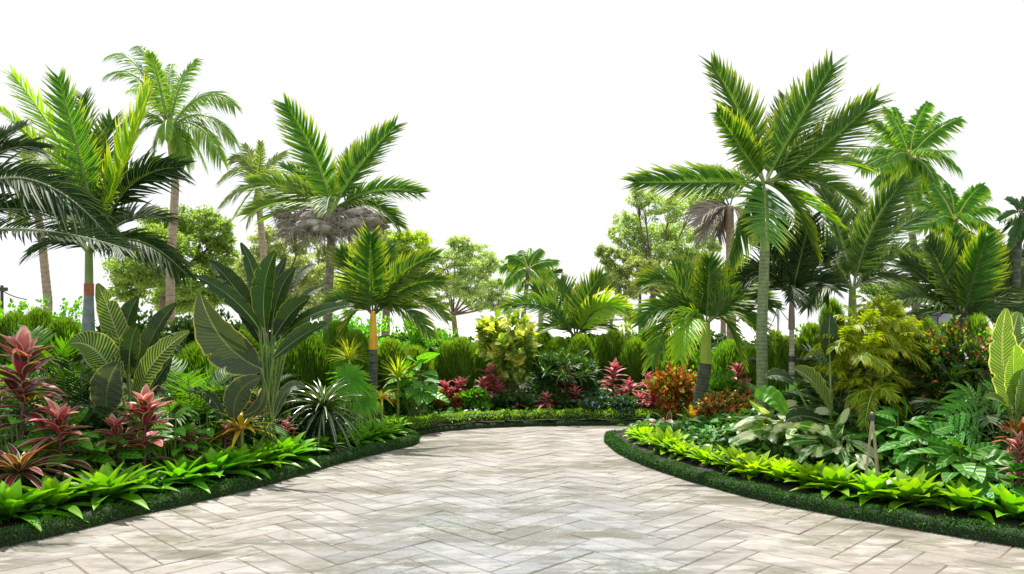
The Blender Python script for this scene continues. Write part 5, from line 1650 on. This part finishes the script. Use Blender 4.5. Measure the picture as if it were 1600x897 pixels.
# ------------------------------------------------------------------ built things
MT_ = dict(black=plainmat('black_metal', (.02, .02, .022), .45), grey=plainmat('grey_pane', (.36, .38, .42), .3), pole=plainmat('pole_wood', (.07, .08, .05), .8), wire=plainmat('wire', (.05, .05, .05), .6),
           bamboo=plainmat('bamboo', (.34, .32, .19), .5, c2=(.24, .22, .12)), purple=plainmat('purple_cloth', (.16, .09, .18), .7), white=plainmat('white_board', (.7, .72, .72), .5), skin=None)


def hut():
    Y = 19.0
    loc = at(1495, 0, Y)
    loc[2] = -.03
    root = empty('hut', loc, 'small black arched hut with a pale grey window behind the fanned palm', 'hut')
    x0, x1 = at(1466, 0, Y)[0], at(1524, 0, Y)[0]
    zt, ze = at(0, 481, Y)[2], at(0, 492, Y)[2]
    # arched section extruded in depth
    t = np.linspace(0, np.pi, 17)
    xs = (x0 + x1) / 2 - np.cos(t) * (x1 - x0) / 2
    zs = ze + np.sin(t) * (zt - ze)
    for nm, xa, za, mt_ in (('roof', xs, zs, MT_['black']),):
        mb = MB()
        V = np.array([[[x, y, z] for x, z in zip(xa, za)] for y in (Y - .1, Y + 1.6)])
        V2 = V.copy()
        V2[..., 2] -= .06
        i = np.arange(16)
        f = np.stack([i, i + 1, i + 18, i + 17], -1)
        mb.add(V, f, np.zeros((34, 3)))
        mb.add(V2, f[:, ::-1], np.zeros((34, 3)))
        # gable
        Vg = np.vstack([V[0] + [0, .12, 0], np.c_[xa, np.full(17, Y + .02), np.full(17, ze - .05)]])
        mb.add(Vg, f, np.zeros((34, 3)))
        mb.build(nm, mt_, root, loc)
    wb = MB()
    hw = ze - .05
    box(wb, [(x0 + x1) / 2, Y + 1.5, hw / 2], [x1 - x0, .08, hw])
    box(wb, [x0 + .04, Y + .75, hw / 2], [.08, 1.42, hw])
    box(wb, [x1 - .04, Y + .75, hw / 2], [.08, 1.42, hw])
    wb.build('wall', MT_['black'], root, loc, smooth=False)
    pb = MB()
    a, b = at(1467, 490, Y), at(1488, 505, Y)
    box(pb, [(a[0] + b[0]) / 2, Y + .0, (a[2] + b[2]) / 2], [b[0] - a[0], .03, a[2] - b[2]])
    pb.build('window', MT_['grey'], root, loc, smooth=False)


hut()


def pole(label, px, top, Y, r, m_, name='utility_pole', cat='utility pole', lampr=0):
    loc = at(px, 0, Y)
    loc[2] = -.03
    root = empty(name, loc, label, cat)
    mb = MB()
    tube(mb, np.linspace(loc, at(px, top, Y), 6), np.linspace(r, r * .8, 6), 10)
    mb.build('pole', m_, root, loc)
    if lampr:
        mb = MB()
        ball(mb, at(px, top - 3, Y), [lampr] * 3, 0, 16, 10)
        mb.build('lamp_globe', MT_['black'], root, loc)
    else:
        mb = MB()
        box(mb, at(px, top + 6, Y), [.22, .08, .08])
        mb.build('bracket', m_, root, loc, smooth=False)
    return root


pole('thin wooden utility pole at the left edge', 3, 446, 17, .04, MT_['pole'])
pole('thin grey lamp post with a black ball top between the king palm and slender palm', 1216, 480, 15, .03, MT_['white'], 'lamp_post', 'lamp post', .07)


def wire(label, a, m_, b, Y0, Y1, r=.008):
    mb = MB()
    tube(mb, bez(at(a[0], a[1], Y0), at(m_[0], m_[1], (Y0 + Y1) / 2), at(b[0], b[1], Y1), 24), r, 5)
    ob = mb.build('cable', MT_['wire'])
    tag(ob, label, 'cable')


wire('sagging cable leaving the utility pole to the right', (3, 453), (16, 464), (42, 468), 17, 18, .012)
wire('thin cable hanging left from the lamp post to the king palm', (1214, 482), (1206, 515), (1196, 516), 15, 15)
wire('thin cable sloping right from the lamp post ball', (1218, 482), (1240, 515), (1266, 530), 15, 16)


def spotlight(label, px, py, Y, sx):
    c = at(px, py, Y)
    root = empty('spotlight', c, label, 'spotlight')
    mb = MB()
    tube(mb, [c + [sx * .06, -.05, .0], c + [sx * .11, -.08, .0], c + [sx * .16, -.10, .012], c + [sx * .175, -.11, .015]], [.018, .024, .028, .028], 12)
    mb.build('housing', MT_['black'], root, c)
    mb = MB()
    tube(mb, [c, c + [sx * .05, -.03, 0], c + [sx * .08, -.06, 0]], .012, 8)
    tube(mb, np.array([c + [0, 0, -.03], c + [0, 0, .03]]), .036, 14)
    mb.build('bracket', MT_['black'], root, c)


spotlight('small black spotlight strapped to the left side of the king palm trunk', 1190, 563, 9.4, -1)
spotlight('small black spotlight strapped to the slender pale trunk', 1238, 561, 8.3, 1)


def stakes():
    Y = 6.55
    loc = at(1362, 0, Y)
    loc[2] = bz(loc[0], Y)
    root = empty('plant_stakes', loc, 'three pale bamboo stakes tied together at the top below the golden palm', 'plant stakes')
    tp = at(1363, 652, Y)
    for dx, dy in ((-.13, -.12), (-.01, -.16), (.13, .10)):
        mb = MB()
        g = loc + [dx, dy, -.02]
        tube(mb, np.linspace(g, tp + (tp - g) * .06, 8), .010, 8, bump=1 + .12 * (np.arange(8) % 2))
        mb.build('stake', MT_['bamboo'], root, loc)
    mb = MB()
    tube(mb, [tp + [0, 0, -.03], tp + [0, 0, .02]], .02, 10)
    mb.build('binding', MT_['wire'], root, loc)


stakes()


# ------------------------------------------------------------------ air
def haze(den):
    x0, x1, y0, y1, z0, z1 = -45, 45, -8, 60, -1.03, 12
    mb = MB()
    box(mb, [(x0 + x1) / 2, (y0 + y1) / 2, (z0 + z1) / 2], [x1 - x0, y1 - y0, z1 - z0])
    N = NT('haze')
    pv = N.n('ShaderNodeVolumePrincipled', {'Color': (1, 1, 1), 'Density': den, 'Anisotropy': .2})
    out = N.n('ShaderNodeOutputMaterial')
    N.t.links.new(pv.outputs[0], out.inputs['Volume'])
    ob = mb.build('haze', N.m, smooth=False)
    tag(ob, kind='stuff')


if HAZE:
    haze(HAZE)
